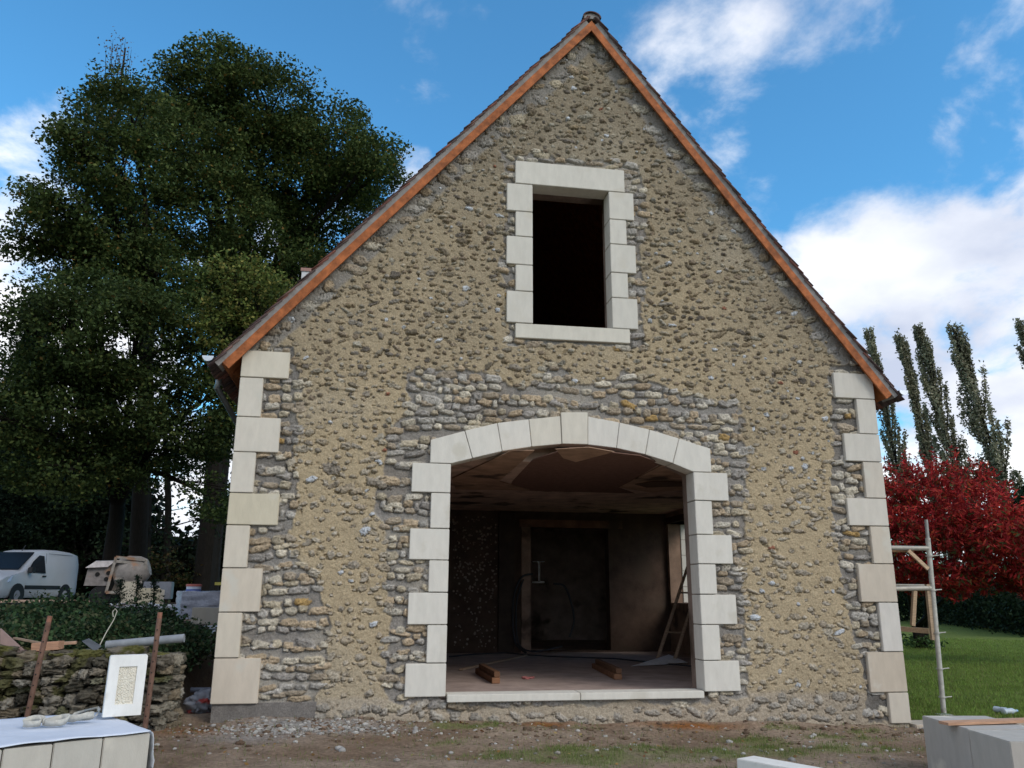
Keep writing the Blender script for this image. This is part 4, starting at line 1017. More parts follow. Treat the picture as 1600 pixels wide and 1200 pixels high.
# scaffold on the right
def scaffold():
    Y0 = .75; t = empty('scaffold_trestle', (7.9, Y0, 0), label='pale tubular scaffold trestle standing against the right side of the house', cat='scaffold')
    top = Vector(at(1447, 812, Y0)); bot = Vector(at(1475, 1116, Y0))
    def tb(name, pts, r, c=(1, 1, 1)):
        mb = MB(); mb.tube(pts, r, 12, c); return mb.build(name, M_scaf, t, smooth=True)
    d = (top-bot); seg = [bot, bot+d*.13, bot+d*.14, top]
    tb('upright', [bot+Vector((0, 0, .02)), bot+d*.3, bot+d*.9], .034); tb('upright_spigot', [bot+d*.9, top], .024, (.7, .72, .75))
    mb = MB(); mb.box((bot.x-.09, Y0-.08, .012), (bot.x+.09, Y0+.08, .028)); mb.build('base_plate', M_scaf, t)
    for f in (.62, .78+.02, .40, .22, .08):
        p = bot+d*f; mb = MB(); mb.tube([p, p+d.normalized()*.018], .05, 12); mb.tube([p+Vector((-.02, -.04, .01)), p+Vector((.11, -.05, .02))], .008, 6); mb.build('coupler', M_scaf, t, smooth=True)
    tb('ledger', [at(1340, 855, Y0), at(1450, 857, Y0)], .034, (.8, .78, .76))
    tb('ledger', [at(1340, 921, Y0), at(1454, 919, Y0)], .034, (.85, .83, .8))
    tb('ledger', [at(1340, 914, Y0+.5), at(1452, 915, Y0+.5)], .02, (.6, .58, .55))
    mb = MB(); mb.beam(at(1419, 860, Y0-.02), at(1450, 889, Y0-.02), .03, .05, (1.6, 1.5, 1.3)); mb.build('diagonal_brace', M_wood, t)
    mb = MB(); mb.beam(at(1450, 913, Y0+.02), at(1459, 1000, Y0+.02), .05, .08, (1.2, 1.15, 1.0)); mb.build('timber_upright', M_wood, t)
    mb = MB(); mb.beam(at(1429, 923, Y0+.9), at(1426, 978, Y0+.9), .05, .06, (1.3, 1.2, 1.0)); mb.build('timber_upright', M_wood, t)
    mb = MB(); mb.beam(at(1350, 978, Y0+.9), at(1452, 986, Y0+.2), .05, .07, (1.4, 1.25, 1.0)); mb.build('timber_rail', M_wood, t)
    mb = MB(); mb.beam(at(1340, 861, Y0+.3), at(1425, 861, Y0+.1), .14, .03, (1.1, .8, .6)); mb.build('scaffold_board', M_wood, t)
scaffold()

# ================================================================== YARD BEHIND (left)
def gz(x, y): return float(ground_z(x, y))
def van():
    d = 33.0; az = YAW+math.atan((52-800)/FPX)
    cx, cy = math.sin(az)*d, -10+math.cos(az)*d; g = float(atd(52, 944, d)[2])
    t = empty('parked_van', (cx, cy, g), label='white panel van under the dark trees, cut off by the left frame edge', cat='van')
    ang = az_rot = -az   # view-aligned frame: local x = image right
    view = Matrix.Rotation(-az, 4, 'Z')
    # van heading: nose toward camera and left
    MM = Matrix.Translation((cx, cy, g)) @ view @ Matrix.Rotation(R(180+57), 4, 'Z')
    L = 4.4; hw = .90
    # stations: x from nose (2.2) to tail (-2.2): (x, ztop, zbot, halfwidth low, halfwidth top)
    ST = [(2.20, .62, .28, .60, .55), (2.14, .78, .24, .76, .70), (1.95, .90, .22, .85, .76), (1.55, 1.00, .22, .89, .78), (1.20, 1.08, .22, .90, .76), (.95, 1.20, .22, .90, .72), (.45, 1.60, .22, .905, .66), (.15, 1.76, .22, .905, .66), (-.3, 1.83, .22, .905, .70), (-1.0, 1.84, .22, .905, .74), (-1.8, 1.80, .24, .90, .76), (-2.08, 1.74, .26, .87, .76), (-2.2, 1.55, .36, .80, .72)]
    belt = 1.02; V = []; F = []; ring = 14
    def sec(x, zt, zb, w, wt):
        zm = min(belt, zt-.1)
        pts = [(-w*.92, zb), (-w, zb+.1), (-w, (zb+zm)/2), (-w*.985, zm), ((-w-wt)/2-.03, (zm+zt)/2), (-wt, zt-.05), (-wt*.8, zt)]
        return pts+[(-a, b) for a, b in pts[::-1]]
    for s in ST:
        for a, b in sec(*s): V.append(MM @ Vector((s[0], a, b)))
    for i in range(len(ST)-1):
        for k in range(ring): F.append((i*ring+k, i*ring+(k+1) % ring, (i+1)*ring+(k+1) % ring, (i+1)*ring+k))
    F.append(tuple(range(ring))); F.append(tuple((len(ST)-1)*ring+k for k in range(ring-1, -1, -1)))
    mb = MB(); mb.add(V, F); mb.build('body', M_van, t, smooth=True)
    def quad(pts, name, m, col, th=.012, par=t):
        mb = MB(); P = [MM @ Vector(p) for p in pts]; n = (P[1]-P[0]).cross(P[2]-P[0]).normalized()
        cen = MM @ Vector((0, 0, 1)); 
        if n.dot(P[0]-cen) < 0: n = -n
        mb.prism(P, n*th, col); return mb.build(name, m, par)
    quad([(1.15, -.70, 1.12), (1.15, .70, 1.12), (.30, .62, 1.70), (.30, -.62, 1.70)], 'windscreen', M_glass, (1, 1, 1), .03)
    for s in (-1, 1):
        quad([(.98, s*.915, 1.06), (-.02, s*.915, 1.02), (-.02, s*.78, 1.60), (.22, s*.76, 1.62), (.62, s*.83, 1.40)], 'side_window', M_glass, (1, 1, 1))
        quad([(1.0, s*.905, .50), (-1.0, s*.905, .50), (-1.0, s*.905, .62), (1.0, s*.905, .62)], 'rubbing_strip', M_blackp, (1, 1, 1), .02)
        quad([(.12, s*.905, .90), (-.06, s*.905, .90), (-.06, s*.905, .95), (.12, s*.905, .95)], 'door_handle', M_blackp, (1, 1, 1), .03)
        quad([(-.10, s*.907, .40), (-.115, s*.907, .40), (-.115, s*.80, 1.70), (-.10, s*.80, 1.70)], 'door_seam', M_blackp, (3, 3, 3), .004)
        quad([(-.25, s*.79, 1.70), (-1.7, s*.79, 1.69), (-1.7, s*.795, 1.675), (-.25, s*.795, 1.685)], 'roof_rail', M_blackp, (4, 4, 4), .004)
        quad([(2.10, s*.70, .66), (1.75, s*.875, .72), (1.62, s*.86, .93), (2.0, s*.72, .80)], 'headlight', M_chrome, (1, 1, 1), .03)
        mb = MB(); mb.box((.80, s*.92-.02, 1.02), (.98, s*.92+s*.16, 1.20), MM, (1, 1, 1), .02); mb.build('mirror', M_blackp, t)
        for x in (1.35, -1.33):
            tw = empty('wheel', (0, 0, 0)); tw.parent = t; tw.matrix_basis = Matrix.Translation((-cx, -cy, -g))
            Mw = MM @ Matrix.Translation((x, s*.80, .30)) @ Matrix.Rotation(R(90), 4, 'X')
            mb = MB(); mb.lathe([(.20, -.11), (.30, -.10), (.315, -.05), (.315, .05), (.30, .10), (.20, .11)], Mw, 20); mb.build('tyre', M_rubber, tw, smooth=True)
            mb = MB(); mb.lathe([(.19, -.115), (.10, -.118), (.05, -.122)], Mw, 16, (.3, .3, .32)); mb.lathe([(.19, .115), (.10, .118), (.05, .122)], Mw, 16, (.3, .3, .32)); mb.build('rim', M_plain, tw, smooth=True)
            Ma = MM @ Matrix.Translation((x, s*.908, .31)) @ Matrix.Rotation(R(90), 4, 'X'); mb = MB(); mb.lathe([(.37, -.008), (.37, .008)], Ma, 22); mb.build('wheel_arch', M_blackp, t)
    mb = MB(); mb.box((2.05, -.74, .24), (2.22, .74, .50), MM, (1, 1, 1), .03); mb.build('bumper', M_blackp, t)
    mb = MB(); mb.box((2.12, -.5, .56), (2.20, .5, .66), MM, (1, 1, 1), .01); mb.build('grille', M_blackp, t)
    mb = MB(); mb.tube([MM @ Vector((.05, 0, 1.76)), MM @ Vector((-.12, 0, 1.98))], .012, 6); mb.build('antenna', M_blackp, t)
van()
# mortar mixer and its clutter
def mixer():
    d = 22.0; c = Vector(atd(190, 940, d)); g = c.z-.10
    az = YAW+math.atan((190-800)/FPX); A = Matrix.Translation((c.x, c.y, g)) @ Matrix.Rotation(-az, 4, 'Z')
    t = empty('cement_mixer', (c.x, c.y, g), label='tilting cement mixer with a pale engine cover, standing in the yard right of the van', cat='cement mixer')
    k = d/FPX*.86
    def L(px, py, y=0): return Vector(((px-190)*k, y, (955-py)*k*1.02-.0))
    mb = MB(); mb.prism([A @ p for p in (L(134, 925, -.35), L(137, 897, -.35), L(150, 891, -.35), L(172, 893, -.35), L(170, 925, -.35))], (A.to_3x3() @ Vector((0, .6, 0))), (.85, .85, .88)); mb.build('engine_cover', M_drum, t, label='pale boxy engine cover with round holes')
    mb = MB(); mb.prism([A @ p for p in (L(133, 899, -.45), L(146, 889, -.4), L(174, 888, -.4), L(164, 897, -.45))], (A.to_3x3() @ Vector((0, .8, .04))), (1.8, 1.85, 2.0)); mb.build('cover_lid', M_drum, t)
    for q in ((151, 908), (166, 906), (164, 915)):
        mb = MB(); mb.lathe([(.05, 0), (.05, .01)], A @ Matrix.Translation(L(*q, -.36)) @ Matrix.Rotation(R(90), 4, 'X'), 12, (.01, .01, .01)); mb.build('vent_hole', M_plain, t)
    mb = MB(); D0 = A @ Matrix.Translation(L(198, 904, -.12)) @ Matrix.Rotation(R(72), 4, 'Y') @ Matrix.Rotation(R(12), 4, 'X')
    mb.lathe([(.12, -.40), (.30, -.34), (.38, -.15), (.39, .05), (.30, .30), (.20, .42), (.17, .42)], D0, 24); mb.build('drum', M_drum, t, smooth=True)
    mb = MB(); W = (1.1, 1.1, 1.05)
    for a, b in (((166, 935), (174, 882)), ((174, 882), (218, 886)), ((218, 886), (216, 900)), ((172, 888), (217, 892)), ((166, 935), (215, 932)), ((176, 914), (216, 919))): mb.beam(A @ L(*a, -.42), A @ L(*b, -.42), .05, .06, W)
    mb.build('frame', M_drum, t)
    mb = MB(); mb.lathe([(.10, -.05), (.22, -.06), (.23, 0), (.22, .06), (.10, .05)], A @ Matrix.Translation(L(158, 940, -.3)) @ Matrix.Rotation(R(90), 4, 'X'), 20); mb.build('wheel', M_rubber, t, smooth=True)
    mb = MB(); mb.prism([A @ p for p in (L(172, 938, -.3), L(178, 917, -.3), L(214, 921, -.3), L(212, 938, -.3))], (A.to_3x3() @ Vector((0, .5, 0))), (.55, .5, .45)); mb.build('tray', M_drum, t)
mixer()
def yard(px, py, d, w, h, dep, lab, name, m, col, cat, rot=0, grp=None, bev=.01):
    c = Vector(atd(px, py, d)); az = YAW+math.atan((px-800)/FPX); A = Matrix.Translation(c) @ Matrix.Rotation(-az+R(rot), 4, 'Z'); mb = MB(); mb.box((-w/2, -dep/2, 0), (w/2, dep/2, h), A, col, bev)
    return mb.build(name, m, label=lab, cat=cat, group=grp, smooth=True)
yard(198, 945, 20.5, .34, .5, .3, 'upright pale cut stone in front of the cement mixer, left of two', 'cut_stone', M_lime, (.85, .8, .7), 'stone block', grp='loose cut stones by the mixer')
yard(228, 946, 20.5, .5, .38, .3, 'upright pale cut stone in front of the cement mixer, right of two', 'cut_stone', M_lime, (.8, .75, .62), 'stone block', 8, grp='loose cut stones by the mixer')
yard(243, 948, 20.6, .34, .38, .02, 'pale sheet of board leaning by the loose stones, right of the mixer', 'board_sheet', M_plain, (.55, .52, .46), 'board', 20)
yard(246, 936, 21.5, .62, .4, .5, 'grey metal mortar trough standing right of the mixer', 'mortar_trough', M_pipe, (.8, .8, .85), 'trough', -8)
yard(85, 941, 24.5, 2.3, .06, .3, 'long pale board lying on the ground before the van', 'long_board', M_wood, (1.6, 1.5, 1.45), 'board', -12)
yard(20, 942, 23.0, 2.6, .06, .25, 'second pale board lying at the left edge before the van', 'long_board', M_wood, (1.5, 1.4, 1.4), 'board', -22)
yard(165, 950, 19.0, .9, .05, .25, 'brown scrap board lying among white rags before the mixer', 'scrap_board', M_darkwood, (1.2, 1, 1), 'board', -15)
lb = LB()
for k in range(34):
    px = RNG.uniform(165, 275); c = atd(px, 948+RNG.normal(0, 3), 18.8+RNG.normal(0, .4)); V, F = lump(c, (RNG.uniform(.1, .3), .2, .06), .8, .5, ICO2); lb.add(V, F, np.array([.55, .57, .62])*RNG.uniform(.6, 1.1))
lb.build('rubble_and_rags', M_plain, label='scatter of white rags and rubble before the cement mixer', cat='rubble', kind='stuff')
# wrapped pallet, bucket, blocks
def pallet():
    d = 17.5; c = Vector(atd(322, 976, d)); az = YAW+math.atan((322-800)/FPX); A = Matrix.Translation(c) @ Matrix.Rotation(-az+R(6), 4, 'Z')
    t = empty('wrapped_pallet', c, label='pallet of goods in wrinkled clear stretch wrap beside the left wall of the house', cat='pallet')
    mb = MB()
    for y in (-.5, -.17, .17, .5): mb.box((-.6, y-.06, .09), (.7, y+.06, .12), A)
    for x in (-.55, 0, .6):
        mb.box((x-.05, -.55, 0), (x+.05, .55, .088), A)
    mb.build('pallet_base', M_wood, t)
    bm = bmesh.new(); bmesh.ops.create_cube(bm, size=1); bmesh.ops.subdivide_edges(bm, edges=list(bm.edges), cuts=14, use_grid_fill=True)
    for v in bm.verts:
        p = v.co.copy(); q = Vector((p.x*1.2+.05, p.y*1.0, .13+(p.z+.5)*.5)); nn = mnoise.noise(Vector((p.x*5, p.y*5, p.z*9)))*.035; q += p.normalized()*nn; v.co = A @ q
    bm.verts.index_update(); mb = MB(); mb.add([v.co.copy() for v in bm.verts], [[v.index for v in f.verts] for f in bm.faces]); bm.free(); mb.build('wrapped_load', M_wrap, t, smooth=True)
    b = Vector(atd(301, 936, d)); t2 = empty('plastic_bucket', b, label='white plastic bucket with a red rimmed lid on top of the wrapped pallet', cat='bucket')
    mb = MB(); Mb = Matrix.Translation(b); mb.lathe([(.12, 0), (.14, .24)], Mb, 20, (.55, .58, .66)); mb.build('bucket_body', M_plain, t2, smooth=True)
    mb = MB(); mb.lathe([(.15, .24), (.15, .28), (.13, .285)], Mb, 20, (.40, .12, .10)); mb.build('lid', M_plain, t2, smooth=True)
    mb = MB(); mb.lathe([(.138, .10), (.1435, .19)], Mb, 20, (.10, .14, .35)); mb.build('label_band', M_plain, t2, smooth=True)
pallet()
yard(312, 975, 15.2, .28, .27, .3, 'dusty cut block beside the wrapped pallet, left of a pair', 'cut_stone', M_lime, (.60, .58, .55), 'stone block', grp='cut blocks by the pallet')
yard(330, 975, 15.2, .22, .27, .3, 'dusty cut block beside the wrapped pallet, right of a pair', 'cut_stone', M_lime, (.58, .57, .55), 'stone block', grp='cut blocks by the pallet')
yard(332, 983, 13.5, .26, .05, .12, 'small white polystyrene strip by the left wall of the house', 'foam_strip', M_plain, (.6, .65, .72), 'strip')
simple(lambda mb: mb.tube([at(345, 982, 3.4), at(334, 987, 3.2), at(328, 1000, 3.0), at(327, 1013, 2.9), at(328, 1025, 2.8)], .022, 10, (.55, .6, .65)), 'white_conduit', M_plain, 'pale curved conduit sticking out beside the left house corner', 'conduit', smooth=True)
def bag():
    lb = LB(); c = at(318, 1092, .5); V, F = lump((c[0], c[1], gz(c[0], c[1])+.12), (.30, .3, .24), .8, .45, ICO4, fine=.5)
    m = np.array([mnoise.noise(Vector(v*7)) for v in V]); col = np.where((m > .25)[:, None], np.array([.45, .07, .06]), np.array([.28, .29, .33])); lb.add(V, F, col)
    lb.build('cement_bag', M_plain, label='crumpled grey and red bag in the gap beside the left house corner', cat='bag')
bag()
simple(lambda mb: mb.tube([at(298, 1078, .9), at(345, 1078, .9)], .03, 10, (.8, .8, .9)), 'drain_pipe', M_pipe, 'short grey pipe lying across the gap by the left house corner', 'pipe', smooth=True)
simple(lambda mb: mb.beam(at(290, 912, 20), at(352, 912, 20), .06, .10, (.45, .42, .12)), 'barrier_rail', M_plain, 'distant yellowish rail behind the bucket at the left house edge', 'rail')
# glimpse of another chimney beyond the left roof slope
ch = at(478, 424, 13); t = empty('distant_chimney', tuple(ch), label='small pale chimney with a brick cap peeking over the left roof slope', cat='chimney')
mb = MB(); mb.box((ch[0]-.12, ch[1], ch[2]-1.5), (ch[0]+.3, ch[1]+.4, ch[2]), None, (.6, .6, .62)); mb.build('stack', M_plain, t)
mb = MB(); mb.box((ch[0]-.15, ch[1]-.03, ch[2]), (ch[0]+.33, ch[1]+.43, ch[2]+.10), None, (.35, .2, .17)); mb.build('cap', M_plain, t)

# ================================================================== VEGETATION
def leaves(P, size, aspect, pal, name, parent=None, up=.35, wts=None, m=None, jitter=.5, **k):
    n = len(P); nv_ = RNG.normal(size=(n, 3)); nv_[:, 2] += up*2; nv_ /= np.linalg.norm(nv_, axis=1)[:, None]
    a = RNG.normal(size=(n, 3)); a -= nv_*(a*nv_).sum(1)[:, None]; a /= np.linalg.norm(a, axis=1)[:, None]; b = np.cross(nv_, a)
    s = (size*(1-jitter/2+jitter*RNG.random(n)))[:, None]
    V = np.stack([P-a*s*.5, P+b*s*aspect*.5-a*s*.05, P+a*s*.5-nv_*s*.12, P-b*s*aspect*.5-a*s*.05], 1).reshape(-1, 3)
    pal = np.array(pal); ci = RNG.choice(len(pal), n, p=wts); c = pal[ci]*(.7+.6*RNG.random((n, 1)))
    return mesh_obj(name, V, np.arange(n*4).reshape(-1, 4), m or M_leaf, parent, col=np.repeat(c, 4, 0), **k)
def lobe_points(c, r, dens, clump, spread, flat=.8, inner=.45):
    n = max(int(dens*r*r), 3); d = RNG.normal(size=(n, 3)); d /= np.linalg.norm(d, axis=1)[:, None]
    rr = r*(inner+(1-inner)*RNG.random(n)**.45); wob = np.array([mnoise.noise(Vector(q*2.6+np.array(c))) for q in d]); rr *= (1+.30*wob)
    cc = np.array(c)+d*rr[:, None]*np.array([1, 1, flat])
    g_ = RNG.normal(size=(n*clump, 3)); g_ /= np.maximum(1, np.linalg.norm(g_, axis=1)/1.7)[:, None]
    P = np.repeat(cc, clump, 0)+g_*np.array([spread, spread, spread*.5])*np.repeat(RNG.uniform(.7, 1.25, n), clump)[:, None]
    return P, cc
def tree(lobes, base, trunk_r, name, label, cat, pal, size, dist=None, dens=26, clump=22, spread=.30, flat=.85, aspect=.62, wts=None, group=None, splits=3, up=.55, extra=None, inner=.45):
    L = [(np.array(l[:3]), l[3]) for l in lobes]
    t = empty(name, tuple(base), label=label, cat=cat, group=group)
    Ps = []; Cs = []
    for c, r in L:
        P, cc = lobe_points(c, r, dens, clump, spread, flat, inner); Ps.append(P); Cs.append(cc)
    leaves(np.concatenate(Ps), size, aspect, pal, 'crown', t, wts=wts, up=up)
    mb = MB(); B = Vector(base); cen = Vector(np.mean([c for c, r in L], 0)); low = min(c[2]-r*.5 for c, r in L)
    fork = Vector((B.x*.7+cen.x*.3, B.y*.7+cen.y*.3, max(B.z+1.0, (low+cen.z)/2)))
    mb.tube([B-Vector((0, 0, .3)), B.lerp(fork, .15), B.lerp(fork, .6)+Vector((random.uniform(-.1, .1), 0, 0)), fork], [trunk_r*1.35, trunk_r, trunk_r*.85, trunk_r*.7], 10)
    for c, r in L:
        c = Vector(c); m_ = fork.lerp(c, .5)+Vector((random.uniform(-.3, .3), random.uniform(-.3, .3), .2))*r*.4
        st_ = B.lerp(fork, random.uniform(.65, 1.0))
        mb.tube([st_, m_, c], [trunk_r*.42, trunk_r*.27, trunk_r*.12], 7)
        for q in range(7):
            d = Vector(RNG.normal(size=3)); d.normalize(); d.z = abs(d.z)*.7; e = c+d*r*.85; s2 = m_.lerp(c, random.uniform(.2, 1)); mb.tube([s2, s2.lerp(e, .5)+Vector((0, 0, .05*r)), e], [trunk_r*.11, trunk_r*.07, trunk_r*.02], 5)
    mb.build('trunk', M_bark, t, smooth=True)
    return t
def lp(px, py, rpx, d, dj=0): c = atd(px, py, d+dj); return (c[0], c[1], c[2], rpx*float((c-CAM)@Fw)/FPX*1.0)
DG = [(.062, .092, .028), (.085, .118, .034), (.042, .068, .022), (.125, .145, .042), (.26, .15, .04)]
WT_ = [.36, .28, .2, .145, .015]
DA = 31.0
A_ = [(345, 118, 62), (300, 150, 62), (420, 170, 80), (520, 235, 80), (575, 285, 52), (455, 275, 95), (375, 240, 90), (300, 235, 75), (520, 350, 90), (420, 385, 85), (330, 335, 90), (470, 440, 80), (590, 245, 40), (250, 175, 50), (380, 470, 80), (300, 420, 80), (420, 540, 70)]
lob = [lp(x, y, r, DA, random.uniform(-2, 2)) for x, y, r in A_]
bs = atd(325, 905, DA+1); tree(lob, (bs[0], bs[1], 1.1), .34, 'broadleaf_tree', 'tallest dark green broadleaf tree, its dome rising beside the left roof slope', 'tree', DG, .125, dens=24, clump=125, spread=.36, wts=WT_, inner=.5)
B_ = [(160, 205, 58), (118, 215, 34), (205, 180, 60), (120, 255, 40), (190, 265, 70), (105, 330, 60), (55, 325, 36), (40, 375, 30), (170, 350, 75), (240, 330, 60), (95, 400, 50), (170, 420, 70), (245, 430, 70), (15, 385, 20)]
lob = [lp(x, y, r, 27.0, random.uniform(-1.5, 1.5)) for x, y, r in B_]
bs = atd(215, 930, 27); tree(lob, (bs[0], bs[1], 1.1), .26, 'broadleaf_tree', 'dark green broadleaf tree left of the tallest one, crown broken by sky gaps', 'tree', DG, .115, dens=26, clump=115, spread=.32, wts=WT_, inner=.5)
C_ = [(110, 520, 80), (210, 530, 80), (310, 540, 75), (300, 640, 75), (200, 640, 90), (90, 640, 90), (20, 590, 62), (20, 700, 80), (110, 735, 60), (360, 600, 45), (345, 690, 45), (340, 780, 40), (215, 715, 55), (280, 700, 50), (-20, 650, 60), (370, 520, 50), (80, 470, 50), (150, 475, 55), (40, 500, 45), (220, 480, 45), (170, 590, 60), (90, 590, 55)]
lob = [lp(x, y, r, 23.0, random.uniform(-1.2, 1.2)) for x, y, r in C_]
bs = atd(168, 925, 25); tree(lob, (bs[0], bs[1], 1.1), .24, 'broadleaf_tree', 'spreading dark tree with low boughs hanging over the white van', 'tree', [(.05, .078, .025), (.066, .098, .028), (.036, .06, .02), (.095, .12, .035), (.16, .11, .03)], .105, dens=30, clump=110, spread=.28, wts=WT_, inner=.5)
# conifer at the left frame edge
def conifer(px, ptop, d, r, lab):
    b = atd(px, 930, d); top = atd(px, ptop, d); h = top[2]-1.1; S_ = r/1.3
    t = empty('conifer', (b[0], b[1], 1.1), label=lab, cat='tree'); P = []
    for k in range(3400):
        f = RNG.random()**.8; z = 1.1+h*f; rr = r*(1-f)**.8*(.3+.7*RNG.random()**.4)+.05; a = RNG.random()*6.283; rr *= .75+.35*math.sin(a*5+z*4)
        c = np.array([b[0]+math.cos(a)*rr, b[1]+math.sin(a)*rr, z-rr*.35]); P.append(c+RNG.normal(size=(22, 3))*np.array([.2, .2, .12]))
    leaves(np.concatenate(P), .14, .3, [(.018, .034, .02), (.026, .045, .024), (.014, .026, .016)], 'crown', t)
    mb = MB(); mb.tube([(b[0], b[1], .8), (b[0], b[1], 1.1+h*.97)], [.2, .02], 8); mb.build('trunk', M_bark, t, smooth=True)
conifer(-8, 425, 37, 2.1, 'narrow dark conifer at the left frame edge')
def poplar(px, pt, pb, d, w, lab, lean=0.0, dens=1.0, pal=None, group='row of tall poplars', name='poplar_tree', size=.19, gb=0.0, clump=9, fr=1.0):
    top = Vector(atd(px, pt, d)); base = Vector((top.x+lean, top.y, gb)); h = top.z-gb
    t = empty(name, base, label=lab, cat='tree', group=group); P = []; mb = MB()
    mb.tube([base-Vector((0, 0, .3)), base.lerp(top, .5), top], [w*.13, w*.08, .03], 8)
    nb = int(60*dens)
    for k in range(nb):
        f = .04+.94*(k/nb)**.92; s0 = base.lerp(top, max(f-.08, 0)); a = RNG.random()*6.283; prof = math.sin(min(f*1.25+.12, 1)*math.pi*.5)*(1-f)**.55*1.5
        e = base.lerp(top, min(f+.07+.05*RNG.random(), 1.0))+Vector((math.cos(a), math.sin(a), 0))*w*prof*RNG.uniform(.45, 1.15)
        mid = s0.lerp(e, .5)+Vector((math.cos(a), math.sin(a), 0))*w*.12
        mb.tube([s0, mid, e], [.05, .035, .012] if name != 'bare_poplar' else [.035, .02, .006], 5)
        m = int(30*fr); tt = RNG.random((m, 1))**.8; q = np.array(s0)*(1-tt)**2+2*np.array(mid)*tt*(1-tt)+np.array(e)*tt**2
        q = np.repeat(q, clump, 0)+RNG.normal(size=(m*clump, 3))*np.array([w*.075, w*.075, w*.19]); P.append(q)
    leaves(np.concatenate(P), size, .6, pal or [(.32, .31, .21), (.25, .25, .17), (.38, .35, .25), (.16, .165, .11)], 'crown', t, up=.1)
    mb.build('trunk', M_bark, t, smooth=True)
poplar(1357, 518, 720, 62, .95, 'tall thin poplar nearest the roof eave, partly behind it', 2.0)
poplar(1406, 525, 720, 60, .85, 'second tall poplar from the eave, slender and leaning', 2.3)
poplar(1434, 515, 720, 58, 1.1, 'third and densest tall poplar from the eave', 2.8)
poplar(1488, 512, 760, 56, 1.15, 'fourth tall poplar from the eave, sparse and leaning left above the red shrub', 3.6, .95)
poplar(1597, 505, 700, 60, 1.0, 'poplar cut off by the right frame edge', 2.6)
poplar(196, 75, 300, 48, 2.3, 'nearly bare autumn poplar top rising behind the left trees', .6, 1.1, [(.20, .12, .07), (.14, .09, .06)], None, 'bare_poplar', .13, 1.2, 3, .7)
poplar(158, 130, 300, 50, 1.8, 'lower bare poplar top between the left tree crowns', .6, .8, [(.20, .12, .07), (.14, .09, .06)], None, 'bare_poplar', .16, 1.2, 2, .4)
# red sumac
def sumac():
    d = 24.5; b = atz(1440, 1012, 0.0)
    t = empty('red_sumac', (b[0], b[1], 0), label='rounded shrub tree in bright red autumn leaf behind the scaffold', cat='tree')
    L = [lp(x, y, r, d, random.uniform(-1, .8)) for x, y, r in [(1420, 785, 62), (1485, 790, 72), (1550, 835, 62), (1410, 860, 58), (1480, 865, 70), (1560, 875, 52), (1610, 870, 52), (1650, 900, 60), (1380, 800, 60), (1360, 880, 60), (1440, 900, 35), (1500, 910, 26), (1600, 905, 30)]]
    Ps = []
    for c in L:
        P, cc = lobe_points(c[:3], c[3], 70, 38, .15, .92, .5); Ps.append(P)
    red = [(.40, .03, .03), (.25, .018, .024), (.52, .065, .045), (.10, .105, .04), (.16, .05, .03), (.52, .10, .04)]
    leaves(np.concatenate(Ps), .17, .30, red, 'crown', t, up=.15, wts=[.33, .24, .16, .14, .09, .04])
    fr = []      # leaf plumes standing proud of the crown
    for c in L[:7]:
        n = 60; dd = RNG.normal(size=(n, 3)); dd[:, 2] = np.abs(dd[:, 2]); dd /= np.linalg.norm(dd, axis=1)[:, None]; q = np.array(c[:3])+dd*c[3]*RNG.uniform(.85, 1.0, (n, 1))
        for k in range(n): fr.append(q[k]+np.linspace(0, 1, 14)[:, None]*(dd[k]*np.array([1, 1, .8])+np.array([0, 0, .35]))*.34+RNG.normal(size=(14, 3))*.035)
    leaves(np.concatenate(fr), .14, .28, red[:3], 'leaf_plumes', t, kind='stuff')
    mb = MB(); B = Vector((b[0], b[1], 0))
    for k, (dx, tx) in enumerate(((-.12, 1405), (.16, 1450), (.05, 1500), (-.02, 1550))):
        e = Vector(atd(tx, 860, d)); s = B+Vector((dx, 0, -.1)); mb.tube([s, s+Vector((dx*.6, 0, .8)), s.lerp(e, .55)+Vector((0, 0, .35)), e], [.085, .07, .05, .02], 8)
    mb.build('trunk', M_bark, t, smooth=True)
    n = 400; P = np.array([b[0], b[1], .15])+RNG.normal(size=(n, 3))*np.array([.3, .3, .12]); leaves(P, .13, .5, [(.05, .09, .025)], 'basal_shoots', t, kind='stuff')
sumac()
def hedge(pts, h, th, name, lab, cat, pal, n, size, kind=None):
    P = []
    Ls = [math.hypot(pts[i+1][0]-pts[i][0], pts[i+1][1]-pts[i][1]) for i in range(len(pts)-1)]; tot = sum(Ls)
    for i in range(len(pts)-1):
        a, b = np.array(pts[i]), np.array(pts[i+1]); m = int(n*Ls[i]/tot); f = RNG.random((m, 1)); q = a+(b-a)*f
        hh = (h[i]*(1-f[:, 0])+h[i+1]*f[:, 0])*(.93+.07*np.sin(f[:, 0]*40)); z = hh*RNG.random(m)**.7
        off = RNG.normal(size=(m, 2))*th*.45; P.append(np.stack([q[:, 0]+off[:, 0], q[:, 1]+off[:, 1], np.array([gz(*w) for w in q[:1]]).mean()+z+RNG.normal(size=m)*.12], 1))
    return leaves(np.concatenate(P), size, .65, pal, name, kind=kind, label=lab, cat=cat, up=.2)
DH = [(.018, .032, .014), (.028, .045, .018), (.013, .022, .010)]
hp = [(atz(1340, 966, 0)[0], atz(1340, 966, 0)[1]), (atz(1480, 973, 0)[0], atz(1480, 973, 0)[1]), (atz(1660, 996, 0)[0], atz(1660, 996, 0)[1])]
hedge(hp, [3.0, 2.5, 2.2], 1.3, 'dark_hedge', 'dark clipped hedge closing the lawn behind the red sumac', 'hedge', DH, 60000, .16)
lob = [lp(x, y, r, 46, 0) for x, y, r in [(1590, 790, 36), (1625, 770, 40), (1570, 830, 36), (1620, 840, 50), (1660, 800, 50)]]
